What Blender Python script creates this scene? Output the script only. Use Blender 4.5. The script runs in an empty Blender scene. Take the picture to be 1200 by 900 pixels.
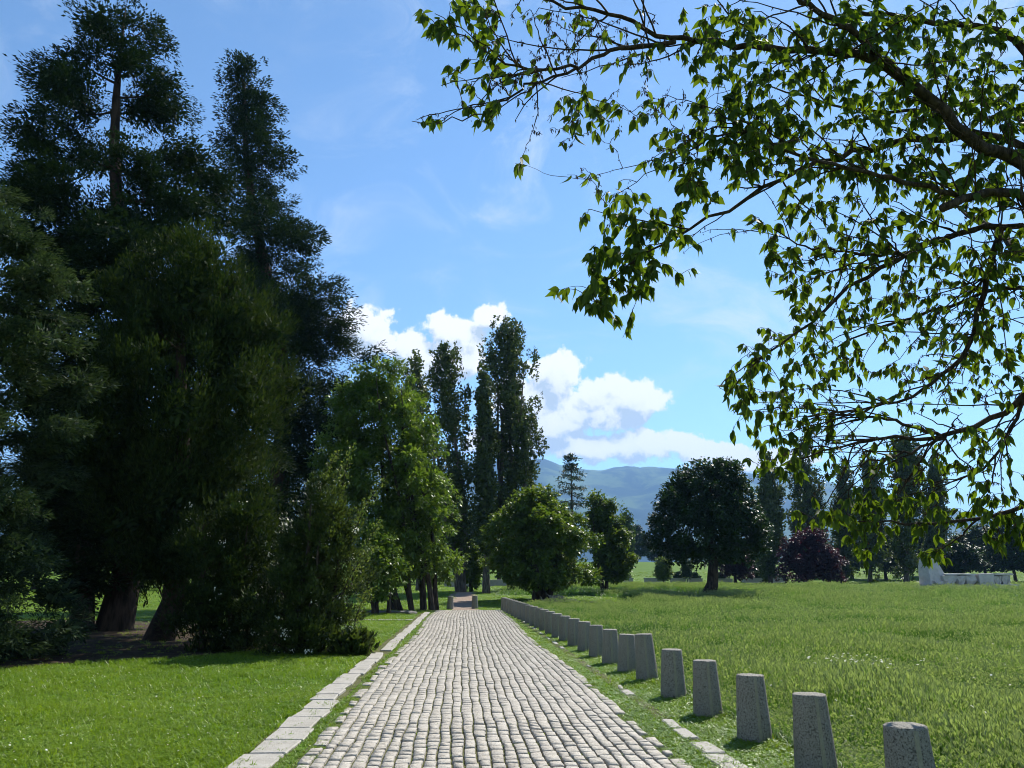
import bpy, bmesh, math, random
import numpy as np
from mathutils import Vector, Matrix, Euler

# ------------------------------------------------------------------ camera
scene = bpy.context.scene
R = math.radians
CAM_H = 1.55
PITCH = math.atan(226/901); YAW = math.atan(54/929); FPX = 901.0
cam_d = bpy.data.cameras.new('camera'); cam = bpy.data.objects.new('camera', cam_d)
scene.collection.objects.link(cam)
cam_d.sensor_width = 36.0; cam_d.lens = 36.0*FPX/1200.0
cam_d.clip_start = 0.05; cam_d.clip_end = 40000
cam.location = (0, 0, CAM_H)
cam.rotation_euler = (math.pi/2 + PITCH, 0, -YAW)
scene.camera = cam

# ------------------------------------------------------------------ sky, sun, exposure
SUN_EL, SUN_AZ = R(47), R(37)            # azimuth from +Y towards +X
SUN = Vector((math.sin(SUN_AZ)*math.cos(SUN_EL), math.cos(SUN_AZ)*math.cos(SUN_EL), math.sin(SUN_EL)))
sd = bpy.data.lights.new('sun', 'SUN'); sd.energy = 5.0; sd.angle = R(0.53); sd.color = (1.0, 0.95, 0.86)
so = bpy.data.objects.new('sun', sd); scene.collection.objects.link(so)
so.rotation_euler = (-SUN).to_track_quat('-Z', 'Y').to_euler(); so.location = (30, 40, 60)
scene.view_settings.view_transform = 'Standard'
scene.view_settings.look = 'None'
scene.view_settings.gamma = 1.0
scene.view_settings.exposure = 0.80
scene.view_settings.use_curve_mapping = False

def ray(px, py):
    cx, cy, cz = px-600, 450-py, FPX
    up = cy*math.cos(PITCH)+cz*math.sin(PITCH); fw = cz*math.cos(PITCH)-cy*math.sin(PITCH)
    return np.array([cx*math.cos(YAW)+fw*math.sin(YAW), fw*math.cos(YAW)-cx*math.sin(YAW), up])
def at(px, py, Y):                        # the point of the place seen in that direction at distance Y along the path
    r = ray(px, py); return r*(Y/r[1]) + np.array([0, 0, CAM_H])

world = bpy.data.worlds.new('World'); scene.world = world; world.use_nodes = True
nt = world.node_tree; nt.nodes.clear()
class NB:
    """tiny node builder"""
    def __init__(s, nt): s.nt = nt
    def n(s, t, **kw):
        nd = s.nt.nodes.new(t)
        for k, v in kw.items(): setattr(nd, k, v)
        return nd
    def put(s, sock, v):
        if isinstance(v, bpy.types.NodeSocket): s.nt.links.new(v, sock)
        else: sock.default_value = v
    def m(s, op, a, b=0.0, c=0.0, clamp=False):
        nd = s.n('ShaderNodeMath', operation=op, use_clamp=clamp)
        s.put(nd.inputs[0], a); s.put(nd.inputs[1], b); s.put(nd.inputs[2], c); return nd.outputs[0]
    def vm(s, op, a, b=(0,0,0), out=0):
        nd = s.n('ShaderNodeVectorMath', operation=op); s.put(nd.inputs[0], a); s.put(nd.inputs[1], b); return nd.outputs[out]
    def noise(s, vec, scale, detail=2, rough=.5, lac=2.0, dist=0.0):
        nd = s.n('ShaderNodeTexNoise'); s.put(nd.inputs['Vector'], vec)
        nd.inputs['Scale'].default_value = scale; nd.inputs['Detail'].default_value = detail
        nd.inputs['Roughness'].default_value = rough; nd.inputs['Distortion'].default_value = dist
        nd.inputs['Lacunarity'].default_value = lac
        return nd.outputs[0]
    def mix(s, f, a, b, mode='MIX'):
        nd = s.n('ShaderNodeMix', data_type='RGBA', blend_type=mode)
        s.put(nd.inputs[0], f); s.put(nd.inputs[6], a); s.put(nd.inputs[7], b); return nd.outputs[2]
    def ramp(s, f, a, b, sm=True):
        nd = s.n('ShaderNodeMapRange', interpolation_type='SMOOTHSTEP' if sm else 'LINEAR')
        s.put(nd.inputs[0], f); nd.inputs[1].default_value = a; nd.inputs[2].default_value = b; return nd.outputs[0]

nb = NB(nt)
sky = nb.n('ShaderNodeTexSky', sky_type='NISHITA', sun_disc=False)
sky.sun_elevation = SUN_EL; sky.sun_rotation = SUN_AZ
sky.air_density = 1.0; sky.dust_density = 0.1; sky.ozone_density = 3.0; sky.altitude = 500
tc = nb.n('ShaderNodeTexCoord'); D = tc.outputs['Generated']
sep = nb.n('ShaderNodeSeparateXYZ'); nt.links.new(D, sep.inputs[0])
az = nb.m('ARCTAN2', sep.outputs[0], sep.outputs[1]); el = nb.m('ARCSINE', sep.outputs[2])
cmb = nb.n('ShaderNodeCombineXYZ'); nb.put(cmb.inputs[0], az); nb.put(cmb.inputs[1], el)
P = cmb.outputs[0]
blobs = []
for (x, y, rx, ry) in [(430,388,52,42),(478,408,42,28),(535,388,48,30),(570,372,30,22),(520,425,80,34),
                       (652,446,48,40),(700,462,48,32),(748,470,46,28),(610,470,60,42),(690,488,90,26),(700,470,85,34),(660,500,70,22),
                       (690,524,62,22),(760,522,75,26),(835,532,60,20),(900,540,60,16),(600,520,80,26)]:
    d = ray(x, y); d = d/np.linalg.norm(d)
    blobs.append((math.atan2(d[0], d[1]), math.asin(d[2]), rx/930, ry/930))
def density(p):
    nz = nb.noise(p, 16.0, 7, .58, 2.1, .25)
    nz2 = nb.noise(p, 46.0, 5, .6, 2.1, .2)
    cur = None
    for (u, v, rx, ry) in blobs:
        q = nb.vm('MULTIPLY', nb.vm('SUBTRACT', p, (u, v, 0)), (1/rx, 1/ry, 0))
        l = nb.vm('LENGTH', q, out=1)
        d1 = nb.m('SUBTRACT', 1.0, l)
        cur = d1 if cur is None else nb.m('SMOOTH_MAX', cur, d1, .12)
    # the same fair-weather cumulus goes on round the horizon
    band = nb.m('SUBTRACT', 1.0, nb.m('MULTIPLY', nb.m('ABSOLUTE', nb.m('SUBTRACT', el, .15)), 9.0))
    wide = nb.m('MULTIPLY_ADD', nb.m('SUBTRACT', nb.noise(p, 3.4, 1), .52), 4.0, nb.m('MULTIPLY', band, .35))
    beyond = nb.ramp(nb.m('ABSOLUTE', nb.m('SUBTRACT', az, .05)), .62, .85)
    cur = nb.m('MAXIMUM', cur, nb.m('SUBTRACT', nb.m('MULTIPLY', nb.m('ADD', wide, 1.0), beyond), 1.0))
    cur = nb.m('MULTIPLY_ADD', nb.m('SUBTRACT', nz, .5), 1.7, cur)
    return nb.m('MULTIPLY_ADD', nb.m('SUBTRACT', nz2, .5), 1.0, cur)
d0 = density(P)
d1 = density(nb.vm('ADD', P, (.010, .022, 0)))
alpha = nb.ramp(d0, .10, .34)
lit = nb.m('ADD', .74, nb.m('MULTIPLY', nb.m('SUBTRACT', d0, d1), 1.9), clamp=True)
thick = nb.ramp(d1, .15, 1.15)
lit = nb.m('SUBTRACT', lit, nb.m('MULTIPLY', thick, .55), clamp=True)
ccol = nb.mix(lit, (3.5, 4.1, 4.6, 1), (7.0, 7.0, 6.9, 1))
# thin cirrus veils
cw = nb.vm('MULTIPLY', P, (5.0, 9.0, 1.0))
c1 = nb.noise(cw, 1.0, 7, .62, 2.1, 1.1); c2 = nb.noise(P, 2.6, 3, .5)
cir = nb.m('MULTIPLY', nb.ramp(c1, .46, .80), nb.ramp(c2, .36, .66))
cir = nb.m('MULTIPLY', cir, .85)
hi = nb.ramp(el, .02, .22)
skyc = nb.mix(nb.m('MULTIPLY', cir, hi), nb.mix(1.0, sky.outputs[0], (.88, 1.03, 1.06, 1), 'MULTIPLY'), (5.2, 5.7, 6.2, 1))
out_c = nb.mix(alpha, skyc, ccol)
bg = nb.n('ShaderNodeBackground'); bg.inputs[1].default_value = 0.10
nt.links.new(out_c, bg.inputs[0])
wo = nb.n('ShaderNodeOutputWorld'); nt.links.new(bg.outputs[0], wo.inputs[0])
world.cycles.sampling_method = 'MANUAL'; world.cycles.sample_map_resolution = 512

scene.cycles.use_denoising = True; scene.cycles.filter_width = 1.0
scene.cycles.max_bounces = 8; scene.cycles.diffuse_bounces = 3; scene.cycles.glossy_bounces = 2
scene.cycles.transmission_bounces = 4; scene.cycles.transparent_max_bounces = 4; scene.cycles.volume_bounces = 0
scene.cycles.sample_clamp_indirect = 4.0
scene.cycles.use_adaptive_sampling = True; scene.cycles.adaptive_threshold = 0.02

# ------------------------------------------------------------------ helpers
rng = np.random.default_rng(7)
C = scene.collection
def tag(o, label=None, cat=None, group=None, kind=None):
    if label: o['label'] = label
    if cat: o['category'] = cat
    if group: o['group'] = group
    if kind: o['kind'] = kind
    return o
def link(o, parent=None):
    C.objects.link(o)
    if parent is not None: o.parent = parent
    return o
def empty(name, loc=(0,0,0)):
    o = bpy.data.objects.new(name, None); o.location = loc; o.empty_display_size = .3; return link(o)
def mesh_np(name, v, quads=None, tris=None, mat=None, tint=None, smooth=False):
    """mesh from numpy arrays (quads (n,4), tris (m,3)); tint = one float per face"""
    me = bpy.data.meshes.new(name)
    v = np.asarray(v, dtype=np.float32).reshape(-1, 3)
    loops = []; tot = []
    if quads is not None and len(quads): loops.append(np.asarray(quads).ravel()); tot.append(np.full(len(quads), 4))
    if tris is not None and len(tris): loops.append(np.asarray(tris).ravel()); tot.append(np.full(len(tris), 3))
    loops = np.concatenate(loops).astype(np.int32); tot = np.concatenate(tot).astype(np.int32)
    st = np.zeros(len(tot), np.int32); st[1:] = np.cumsum(tot)[:-1]
    me.vertices.add(len(v)); me.vertices.foreach_set('co', v.ravel())
    me.loops.add(len(loops)); me.loops.foreach_set('vertex_index', loops)
    me.polygons.add(len(tot)); me.polygons.foreach_set('loop_start', st); me.polygons.foreach_set('loop_total', tot)
    if smooth: me.polygons.foreach_set('use_smooth', np.ones(len(tot), bool))
    me.update(calc_edges=True); me.validate()
    if tint is not None:
        at_ = me.attributes.new('tint', 'FLOAT', 'FACE'); at_.data.foreach_set('value', np.asarray(tint, np.float32))
    if mat: me.materials.append(mat)
    return me
def obj(name, me, parent=None, loc=None):
    o = bpy.data.objects.new(name, me)
    if loc is not None: o.location = loc
    return link(o, parent)
def bm_mesh(name, bm, mat, smooth=False):
    me = bpy.data.meshes.new(name); bm.to_mesh(me); bm.free(); me.materials.append(mat)
    if smooth: me.polygons.foreach_set('use_smooth', [True]*len(me.polygons))
    return me
def ss(a, b, x):
    t = np.clip((np.asarray(x, float)-a)/(b-a), 0, 1); return t*t*(3-2*t)
def unit(v): return v/np.maximum(np.linalg.norm(v, axis=-1, keepdims=True), 1e-9)
def ground(x, y):
    x = np.asarray(x, float); y = np.asarray(y, float)
    z = .45*ss(40, 62, y) + .35*ss(62, 95, y) + 3.5*ss(104, 150, y)
    und = .05*np.sin(x*.21+1.3)*np.sin(y*.17) + .03*np.sin(x*.5+y*.33)
    off = ss(3.2, 9, x) + ss(-3, -9, x)
    return z + und*np.clip(off, 0, 1)*ss(4, 14, y)*(1-ss(200, 400, y))

# ------------------------------------------------------------------ materials
def new_mat(name):
    m = bpy.data.materials.new(name); m.use_nodes = True
    t = m.node_tree; t.nodes.clear(); return m, NB(t)
def finish(m, n, shader, disp=None):
    o = n.n('ShaderNodeOutputMaterial'); n.nt.links.new(shader, o.inputs[0])
    return m
def principled(n, col, rough=.8, spec=.3, bump=None, bstr=.3, bdist=.01):
    b = n.n('ShaderNodeBsdfPrincipled'); n.put(b.inputs['Base Color'], col); n.put(b.inputs['Roughness'], rough)
    n.put(b.inputs['Specular IOR Level'], spec)
    if bump is not None:
        bn = n.n('ShaderNodeBump'); bn.inputs['Strength'].default_value = bstr; bn.inputs['Distance'].default_value = bdist
        n.put(bn.inputs['Height'], bump); n.nt.links.new(bn.outputs[0], b.inputs['Normal'])
    return b.outputs[0]
def leaf_mat(name, dark, light, trans=.4, tcol=None, rough=.5, spec=.35, nscale=.6):
    """leaf colour runs from dark to light by each leaf's own tint and a slow drift through the crown"""
    m, n = new_mat(name)
    att = n.n('ShaderNodeAttribute'); att.attribute_name = 'tint'
    geo = n.n('ShaderNodeNewGeometry')
    nz = n.noise(geo.outputs['Position'], nscale, 2)
    f = n.m('ADD', att.outputs['Fac'], n.m('MULTIPLY', n.m('SUBTRACT', nz, .5), .7), clamp=True)
    col = n.mix(f, (*dark, 1), (*light, 1))
    p = principled(n, col, rough, spec)
    tr = n.n('ShaderNodeBsdfTranslucent')
    tcol = tcol or (1.35, 1.3, .55)
    n.put(tr.inputs[0], n.mix(1.0, col, (*tcol, 1), 'MULTIPLY'))
    mx = n.n('ShaderNodeMixShader'); mx.inputs[0].default_value = trans
    n.nt.links.new(p, mx.inputs[1]); n.nt.links.new(tr.outputs[0], mx.inputs[2])
    return finish(m, n, mx.outputs[0])
def bark_mat(name, a, b, sc=9):
    m, n = new_mat(name); g = n.n('ShaderNodeNewGeometry')
    v = n.vm('MULTIPLY', g.outputs['Position'], (1, 1, .22))
    nz = n.noise(v, sc, 5, .65)
    return finish(m, n, principled(n, n.mix(n.ramp(nz, .35, .65), (*a, 1), (*b, 1)), .9, .15, nz, .9, .03))
M = {}
M['sequoia'] = leaf_mat('sequoia_foliage', (.007, .018, .009), (.028, .046, .018), .22, (1.1, 1.2, .6), .75, .10)
M['juniper'] = leaf_mat('juniper_foliage', (.009, .023, .007), (.046, .068, .018), .28, (1.2, 1.2, .5), .75, .10)
M['spruce'] = leaf_mat('spruce_foliage', (.013, .030, .016), (.080, .110, .046), .25, (1.1, 1.2, .7), .7, .14)
M['shrub'] = leaf_mat('shrub_foliage', (.014, .034, .008), (.080, .112, .028), .35)
M['ash'] = leaf_mat('ash_foliage', (.050, .108, .013), (.155, .225, .048), .45, None, .42, .45)
M['poplar'] = leaf_mat('poplar_foliage', (.022, .046, .013), (.082, .112, .032), .38, (1.25, 1.2, .55), .45, .45)
M['mulberry'] = leaf_mat('mulberry_foliage', (.050, .100, .014), (.150, .205, .042), .42, None, .45, .4)
M['round'] = leaf_mat('maple_foliage', (.012, .034, .010), (.040, .075, .020), .26, (1.2, 1.2, .5), .5, .35)
M['purple'] = leaf_mat('plum_foliage', (.016, .008, .014), (.070, .028, .042), .3, (1.5, .7, .8), .5, .35)
M['far'] = leaf_mat('far_foliage', (.025, .055, .020), (.075, .115, .040), .32, None, .55, .3)
M['cedar'] = leaf_mat('cedar_foliage', (.022, .046, .030), (.050, .085, .055), .2, (1.1, 1.2, .8))
M['bough'] = leaf_mat('bough_leaf', (.022, .052, .008), (.070, .120, .018), .5, (2.3, 1.95, .42), .6, .25, 1.2)
M['petal'] = leaf_mat('white_petal', (.62, .62, .50), (.80, .80, .70), .3, (1, 1, 1), .7, .2)
M['bark'] = bark_mat('dark_bark', (.018, .014, .011), (.070, .055, .042))
M['bark_red'] = bark_mat('fibrous_red_bark', (.014, .010, .008), (.050, .034, .024), 6)
M['bark_grey'] = bark_mat('grey_bark', (.040, .034, .028), (.140, .125, .105))
M['twig'] = bark_mat('twig_bark', (.020, .015, .011), (.065, .050, .036), 30)
M['pod'] = bark_mat('dry_pod', (.060, .035, .020), (.160, .100, .055), 40)

def grass_mat(name, cols, trans=.45, tmul=(1.30, 1.28, .42)):
    m, n = new_mat(name); oi = n.n('ShaderNodeObjectInfo'); g = n.n('ShaderNodeNewGeometry')
    a_ = n.n('ShaderNodeAttribute'); a_.attribute_name = 'tint'
    nz = n.noise(g.outputs['Position'], .35, 3, .6)
    f = n.m('ADD', n.m('MULTIPLY', oi.outputs['Random'], .40), n.m('MULTIPLY', n.ramp(nz, .38, .62), .65), clamp=True)
    col = n.mix(f, (*cols[0], 1), (*cols[1], 1))
    col = n.mix(n.ramp(a_.outputs['Fac'], 0, 1, False), col, (*cols[2], 1))
    # blades differ: some old and dark, some fresh
    col = n.mix(n.m('MULTIPLY', n.ramp(n.m('FRACT', n.m('MULTIPLY', a_.outputs['Fac'], 97.0)), .55, 1.0), n.m('LESS_THAN', a_.outputs['Fac'], .4)), col, (*[c_*.38 for c_ in cols[0]], 1))
    p = principled(n, col, .42, .5)
    tr = n.n('ShaderNodeBsdfTranslucent'); n.put(tr.inputs[0], n.mix(1.0, col, (*tmul, 1), 'MULTIPLY'))
    mx = n.n('ShaderNodeMixShader'); mx.inputs[0].default_value = trans
    n.nt.links.new(p, mx.inputs[1]); n.nt.links.new(tr.outputs[0], mx.inputs[2])
    return finish(m, n, mx.outputs[0])
M['lawn_blade'] = grass_mat('lawn_blade', [(.130, .245, .012), (.195, .300, .018), (.280, .300, .070)])
M['meadow_blade'] = grass_mat('meadow_blade', [(.030, .100, .007), (.105, .220, .014), (.265, .300, .190)], .45, (1.16, 1.3, .42))

def ground_mat():
    m, n = new_mat('grass_ground'); g = n.n('ShaderNodeNewGeometry'); P_ = g.outputs['Position']
    a1 = n.noise(P_, .12, 4, .6); a2 = n.noise(P_, 1.6, 4, .65); a3 = n.noise(P_, 14, 3, .7)
    c = n.mix(n.ramp(a1, .35, .65), (.062, .130, .010, 1), (.088, .165, .014, 1))
    c = n.mix(n.m('MULTIPLY', n.ramp(a2, .45, .75), .4), c, (.130, .180, .035, 1))
    c = n.mix(n.m('MULTIPLY', n.ramp(a3, .45, .7), .55), c, (.038, .052, .016, 1))
    return finish(m, n, principled(n, c, .9, .1, a3, .6, .03))
M['ground'] = ground_mat()
def soil_mat(name, a, b, c_):
    m, n = new_mat(name); g = n.n('ShaderNodeNewGeometry'); P_ = g.outputs['Position']
    a1 = n.noise(P_, 3, 5, .65); a2 = n.noise(P_, 40, 3, .7)
    c = n.mix(n.ramp(a1, .35, .65), (*a, 1), (*b, 1)); c = n.mix(n.ramp(a2, .55, .7), c, (*c_, 1))
    return finish(m, n, principled(n, c, .95, .1, a2, .8, .02))
M['litter'] = soil_mat('needle_litter', (.028, .020, .013), (.060, .044, .028), (.13, .10, .07))
M['joint'] = soil_mat('mossy_joint', (.060, .066, .024), (.115, .115, .050), (.17, .16, .09))
M['dirt'] = soil_mat('reddish_dirt', (.22, .165, .13), (.28, .215, .17), (.33, .28, .23))
def stone_mat(name, a, b, dark, sc=18, speck=120, spk=.5, rough=.8):
    m, n = new_mat(name); g = n.n('ShaderNodeNewGeometry'); P_ = g.outputs['Position']
    att = n.n('ShaderNodeAttribute'); att.attribute_name = 'tint'
    a1 = n.noise(P_, sc, 4, .65); a2 = n.noise(P_, speck, 2, .7); a3 = n.noise(P_, 1.1, 3, .6)
    f = n.m('ADD', n.m('MULTIPLY', n.ramp(a1, .3, .7), .5), n.m('MULTIPLY', att.outputs['Fac'], .5), clamp=True)
    c = n.mix(f, (*a, 1), (*b, 1))
    c = n.mix(n.m('MULTIPLY', n.ramp(a2, .52, .66), spk), c, (*dark, 1))
    c = n.mix(n.m('MULTIPLY', n.ramp(a3, .5, .75), .25), c, (*dark, 1))
    h = n.m('ADD', a1, n.m('MULTIPLY', a2, .5))
    return finish(m, n, principled(n, c, rough, .3, h, .8, .016))
M['cobble'] = stone_mat('granite_cobble', (.29, .26, .215), (.47, .435, .375), (.15, .13, .10), 24, 55, .75)
M['slab'] = stone_mat('pale_slab', (.30, .28, .24), (.42, .395, .35), (.19, .175, .14), 6, 50, .5)
M['aggregate'] = stone_mat('exposed_aggregate', (.16, .15, .12), (.46, .43, .37), (.045, .040, .032), 100, 66, .85)
M['seam'] = stone_mat('smooth_mortar', (.22, .21, .15), (.30, .285, .21), (.14, .135, .10), 20, 60, .3)
M['marble'] = stone_mat('weathered_white_stone', (.46, .43, .42), (.64, .61, .59), (.30, .25, .23), 3, 12, .3)
M['concrete'] = stone_mat('grey_concrete', (.30, .29, .27), (.40, .39, .36), (.20, .19, .17), 4, 30, .3)
M['rock'] = stone_mat('dark_rock', (.10, .095, .085), (.24, .22, .20), (.06, .055, .05), 6, 30, .4)
M['cutwood'] = bark_mat('pale_dead_wood', (.16, .14, .12), (.42, .38, .34), 8)

# ------------------------------------------------------------------ setting: ground, path, hills
def axis(lo, hi, near, far):
    pos = [0.0]
    while pos[-1] < hi: pos.append(pos[-1] + near + far*pos[-1])
    neg = [0.0]
    while neg[-1] > lo: neg.append(neg[-1] - near + far*neg[-1])
    return np.array(sorted(set(neg[1:] + pos)))
gx = axis(-9000, 9000, .7, .055); gy = axis(-60, 9000, .7, .035)
XX, YY = np.meshgrid(gx, gy); ZZ = ground(XX, YY)
v = np.stack([XX, YY, ZZ], -1).reshape(-1, 3)
i = np.arange(len(gy)-1)[:, None]*len(gx) + np.arange(len(gx)-1)[None]
q = np.stack([i, i+1, i+1+len(gx), i+len(gx)], -1).reshape(-1, 4)
tag(obj('ground', mesh_np('ground', v, q, mat=M['ground'], smooth=True)), kind='structure')

def sheet(name, outline, z, mat, sub=0):
    bm = bmesh.new(); f = bm.faces.new([bm.verts.new((x, y, float(ground(x, y))+z)) for x, y in outline])
    bmesh.ops.triangulate(bm, faces=[f])
    return tag(obj(name, bm_mesh(name, bm, mat)), kind='structure')
def strip(name, pts, z, mat):             # pts: (y, x0, x1)
    vv = []; 
    for (y, x0, x1) in pts:
        for k in range(5):
            x = x0+(x1-x0)*k/4; vv.append((x, y, float(ground(x, y))+z))
    qq = [(r*5+k, r*5+k+1, (r+1)*5+k+1, (r+1)*5+k) for r in range(len(pts)-1) for k in range(4)]
    return tag(obj(name, mesh_np(name, np.array(vv), np.array(qq), mat=mat)), kind='structure')

PATH_L = lambda y: -1.43 + .06*math.sin(y*.35)
def PATH_R(y): return 1.90 - .17*float(ss(10, 20, y)) + .03*math.sin(y*.5)
yy = np.linspace(-3, 38.2, 70)
path = strip('path', [(y, PATH_L(y)-.05, PATH_R(y)+.03) for y in yy], .004, M['joint'])
strip('dirt_path', [(y, -.75-.012*(y-38.2)+.12*math.sin(y), .55+.01*(y-38.2)+.1*math.sin(y*1.3+1)) for y in np.linspace(38.25, 60, 30)], .006, M['dirt'])
# needle litter under the conifers
lit_pts = [(-4.6,17.2),(-6.2,15.6),(-8,14.6),(-11,14.2),(-15,15),(-19,18),(-20,24),(-17,28),(-12,29.5),(-8.5,27.5),(-5.5,25),(-3.6,21)]
def patch(name, outline, z, mat, st=.35):
    P_ = np.array(outline); gx_ = np.arange(P_[:, 0].min(), P_[:, 0].max()+st, st); gy_ = np.arange(P_[:, 1].min(), P_[:, 1].max()+st, st)
    X, Y = np.meshgrid(gx_, gy_); Xj = X+.1*np.sin(9*X+5*Y); Yj = Y+.1*np.cos(7*Y-4*X); n_ = len(gx_)
    vv = np.stack([Xj, Yj, ground(Xj, Yj)+z], -1).reshape(-1, 3); i = (np.arange(len(gy_)-1)[:, None]*n_+np.arange(n_-1)[None]).ravel()
    cx, cy = vv[i, 0]+st/2, vv[i, 1]+st/2; ins = np.zeros(len(i), bool); j = len(P_)-1
    for k in range(len(P_)):
        xi, yi, xj, yj = *P_[k], *P_[j]; ins ^= ((yi > cy) != (yj > cy)) & (cx < (xj-xi)*(cy-yi)/(yj-yi+1e-12)+xi); j = k
    i = i[ins]; qq = np.stack([i, i+1, i+1+n_, i+n_], -1); us, inv = np.unique(qq.ravel(), return_inverse=True)
    return tag(obj(name, mesh_np(name, vv[us], inv.reshape(-1, 4), mat=mat)), kind='structure')
patch('soil_bed', lit_pts, .014, M['litter'])

# --- cobbles: a child of the path each for the 300 nearest in view, the rest one part
def cobble_variant(r):
    """unit cobble (1 x 1), chamfered corners, rounded shoulders, uneven top"""
    ch = .08
    base = [(-.5+ch,-.5),(.5-ch,-.5),(.5,-.5+ch),(.5,.5-ch),(.5-ch,.5),(-.5+ch,.5),(-.5,.5-ch),(-.5,-.5+ch)]
    base = np.array(base)+r.uniform(-.035, .035, (8, 2))
    tz = r.uniform(-.003, .003); sx, sy = r.uniform(-.007, .007, 2)
    top = base*.90 + r.uniform(-.02, .02, (8, 2))
    v = [(x*1.0, y*1.0, -.03) for x, y in base]+[(x, y, .017) for x, y in base*.985]
    v += [(x, y, .0245+tz+sx*x+sy*y) for x, y in top] + [(0, 0, .0255+tz+r.uniform(-.003, .003))]
    q = [(k, (k+1) % 8, 8+(k+1) % 8, 8+k) for k in range(8)] + [(8+k, 8+(k+1) % 8, 16+(k+1) % 8, 16+k) for k in range(8)]
    t = [(16+k, 16+(k+1) % 8, 24) for k in range(8)]
    return np.array(v), np.array(q), np.array(t)
NV = 16
variants = [cobble_variant(rng) for _ in range(NV)]
vtint = rng.beta(2, 2, NV)
vmesh = [mesh_np('cobble', a_[0], a_[1], a_[2], M['cobble'], np.full(24, vtint[k])) for k, a_ in enumerate(variants)]
NCOL = 28
cob = []
wig_ph = rng.uniform(0, 6.28, NCOL+1)
def col_x(c, y):
    w = .008*math.sin(y*1.9+wig_ph[c]) + .007*math.sin(y*5.3+2*wig_ph[c])
    l, r_ = PATH_L(y), PATH_R(y)
    edge = 1 if 0 < c < NCOL else 2.2
    return l+(r_-l)*c/NCOL + w*edge
for c in range(NCOL):
    y = 2.4+rng.uniform(0, .15)
    while y < 38.0:
        ln = rng.uniform(.13, .23)
        ym = y+ln/2
        x0, x1 = col_x(c, ym), col_x(c+1, ym)
        if not ((c in (0, NCOL-1)) and rng.random() < .22):
            gap = rng.uniform(.011, .018)
            cob.append((x0/2+x1/2, ym, (x1-x0)-gap, ln-rng.uniform(.002, .008), rng.uniform(-.025, .025), rng.integers(NV), rng.uniform(-.003, .003)))
        y += ln
def in_frame(p, marg=0):
    w = np.array(p)-np.array([0, 0, CAM_H])
    x = w[0]*math.cos(YAW)-w[1]*math.sin(YAW); fw = w[0]*math.sin(YAW)+w[1]*math.cos(YAW)
    zc = fw*math.cos(PITCH)+w[2]*math.sin(PITCH); yc = w[2]*math.cos(PITCH)-fw*math.sin(PITCH)
    if zc <= .1: return None
    px, py = 600+FPX*x/zc, 450-FPX*yc/zc
    return (px, py) if (marg <= px <= 1200-marg and marg <= py <= 900-marg) else None
cob.sort(key=lambda t: t[1])
near = [t for t in cob if in_frame((t[0], t[1]-t[3]/2, .02))][:300]
ns = set(id(t) for t in near)
for t in near:
    o = bpy.data.objects.new('cobble', vmesh[t[5]]); o.location = (t[0], t[1], t[6]); o.rotation_euler = (0, 0, t[4]); o.scale = (t[2], t[3], 1)
    link(o, path)
V, Q, T, tq, tt = [], [], [], [], []
base = 0
for t in cob:
    if id(t) in ns: continue
    vv, qq, tr_ = variants[t[5]]
    c_, s_ = math.cos(t[4]), math.sin(t[4])
    x, y = vv[:, 0]*t[2], vv[:, 1]*t[3]
    V.append(np.stack([t[0]+x*c_-y*s_, t[1]+x*s_+y*c_, vv[:, 2]+t[6]], -1)); Q.append(qq+base); T.append(tr_+base)
    tq.append(np.full(16, vtint[t[5]])); tt.append(np.full(8, vtint[t[5]])); base += 25
tag(obj('cobble_paving', mesh_np('cobble_paving', np.concatenate(V), np.concatenate(Q), np.concatenate(T), M['cobble'], np.concatenate(tq+tt)), path), kind='stuff')

# --- kerb slabs along both edges, each a child of its kerb
def slab_mesh(w, l, h, r):
    bm = bmesh.new(); bmesh.ops.create_cube(bm, size=1)
    for v_ in bm.verts:
        v_.co = Vector((v_.co.x*w+r.uniform(-.018, .018), v_.co.y*l+r.uniform(-.015, .015), v_.co.z*h))
    bmesh.ops.bevel(bm, geom=bm.edges[:], offset=.012, segments=1, affect='EDGES')
    return bm_mesh('kerb_slab', bm, M['slab'])
kerb_l = strip('kerb', [(y, -1.97, -1.56) for y in np.linspace(4, 36, 40)], .006, M['joint'])
r_ = random.Random(4); y = 4.6
while y < 35.4:
    if 10.28 < y < 10.5: ln, w, xc = .16, .30, -1.80
    elif 10.5 <= y < 12.9: ln, w, xc = r_.uniform(.42, .6), .30, -1.83
    elif y >= 17.2: ln, w, xc = r_.uniform(.8, 1.3), .24, -1.69
    elif y >= 12.9: ln, w, xc = r_.uniform(.45, .75), .27, -1.78
    else: ln, w, xc = r_.uniform(.56, .66), .35, -1.745
    if not (11.2 < y < 11.45 or 16.6 < y < 17.2 or 10.2 < y < 10.3):
        o = obj('kerb_slab', slab_mesh(w, ln-.025, .10, r_), kerb_l, (xc+r_.uniform(-.02, .02), y+ln/2, -.012+r_.uniform(-.006, .006)))
        o.rotation_euler = (r_.uniform(-.012, .012), r_.uniform(-.02, .02), r_.uniform(-.03, .03))
    y += ln
for k in range(4):
    o = obj('kerb_slab', slab_mesh(.28, .72, .10, r_), kerb_l, (-2.3-k*.75, 29.6+r_.uniform(-.03, .03), -.012)); o.rotation_euler = (0, 0, math.pi/2+r_.uniform(-.02, .02))
kerb_r = strip('sunken_kerb', [(y, 2.17-.012*max(0, y-10), 2.33-.012*max(0, y-10)) for y in np.linspace(5, 34, 40)], .003, M['joint'])
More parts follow.
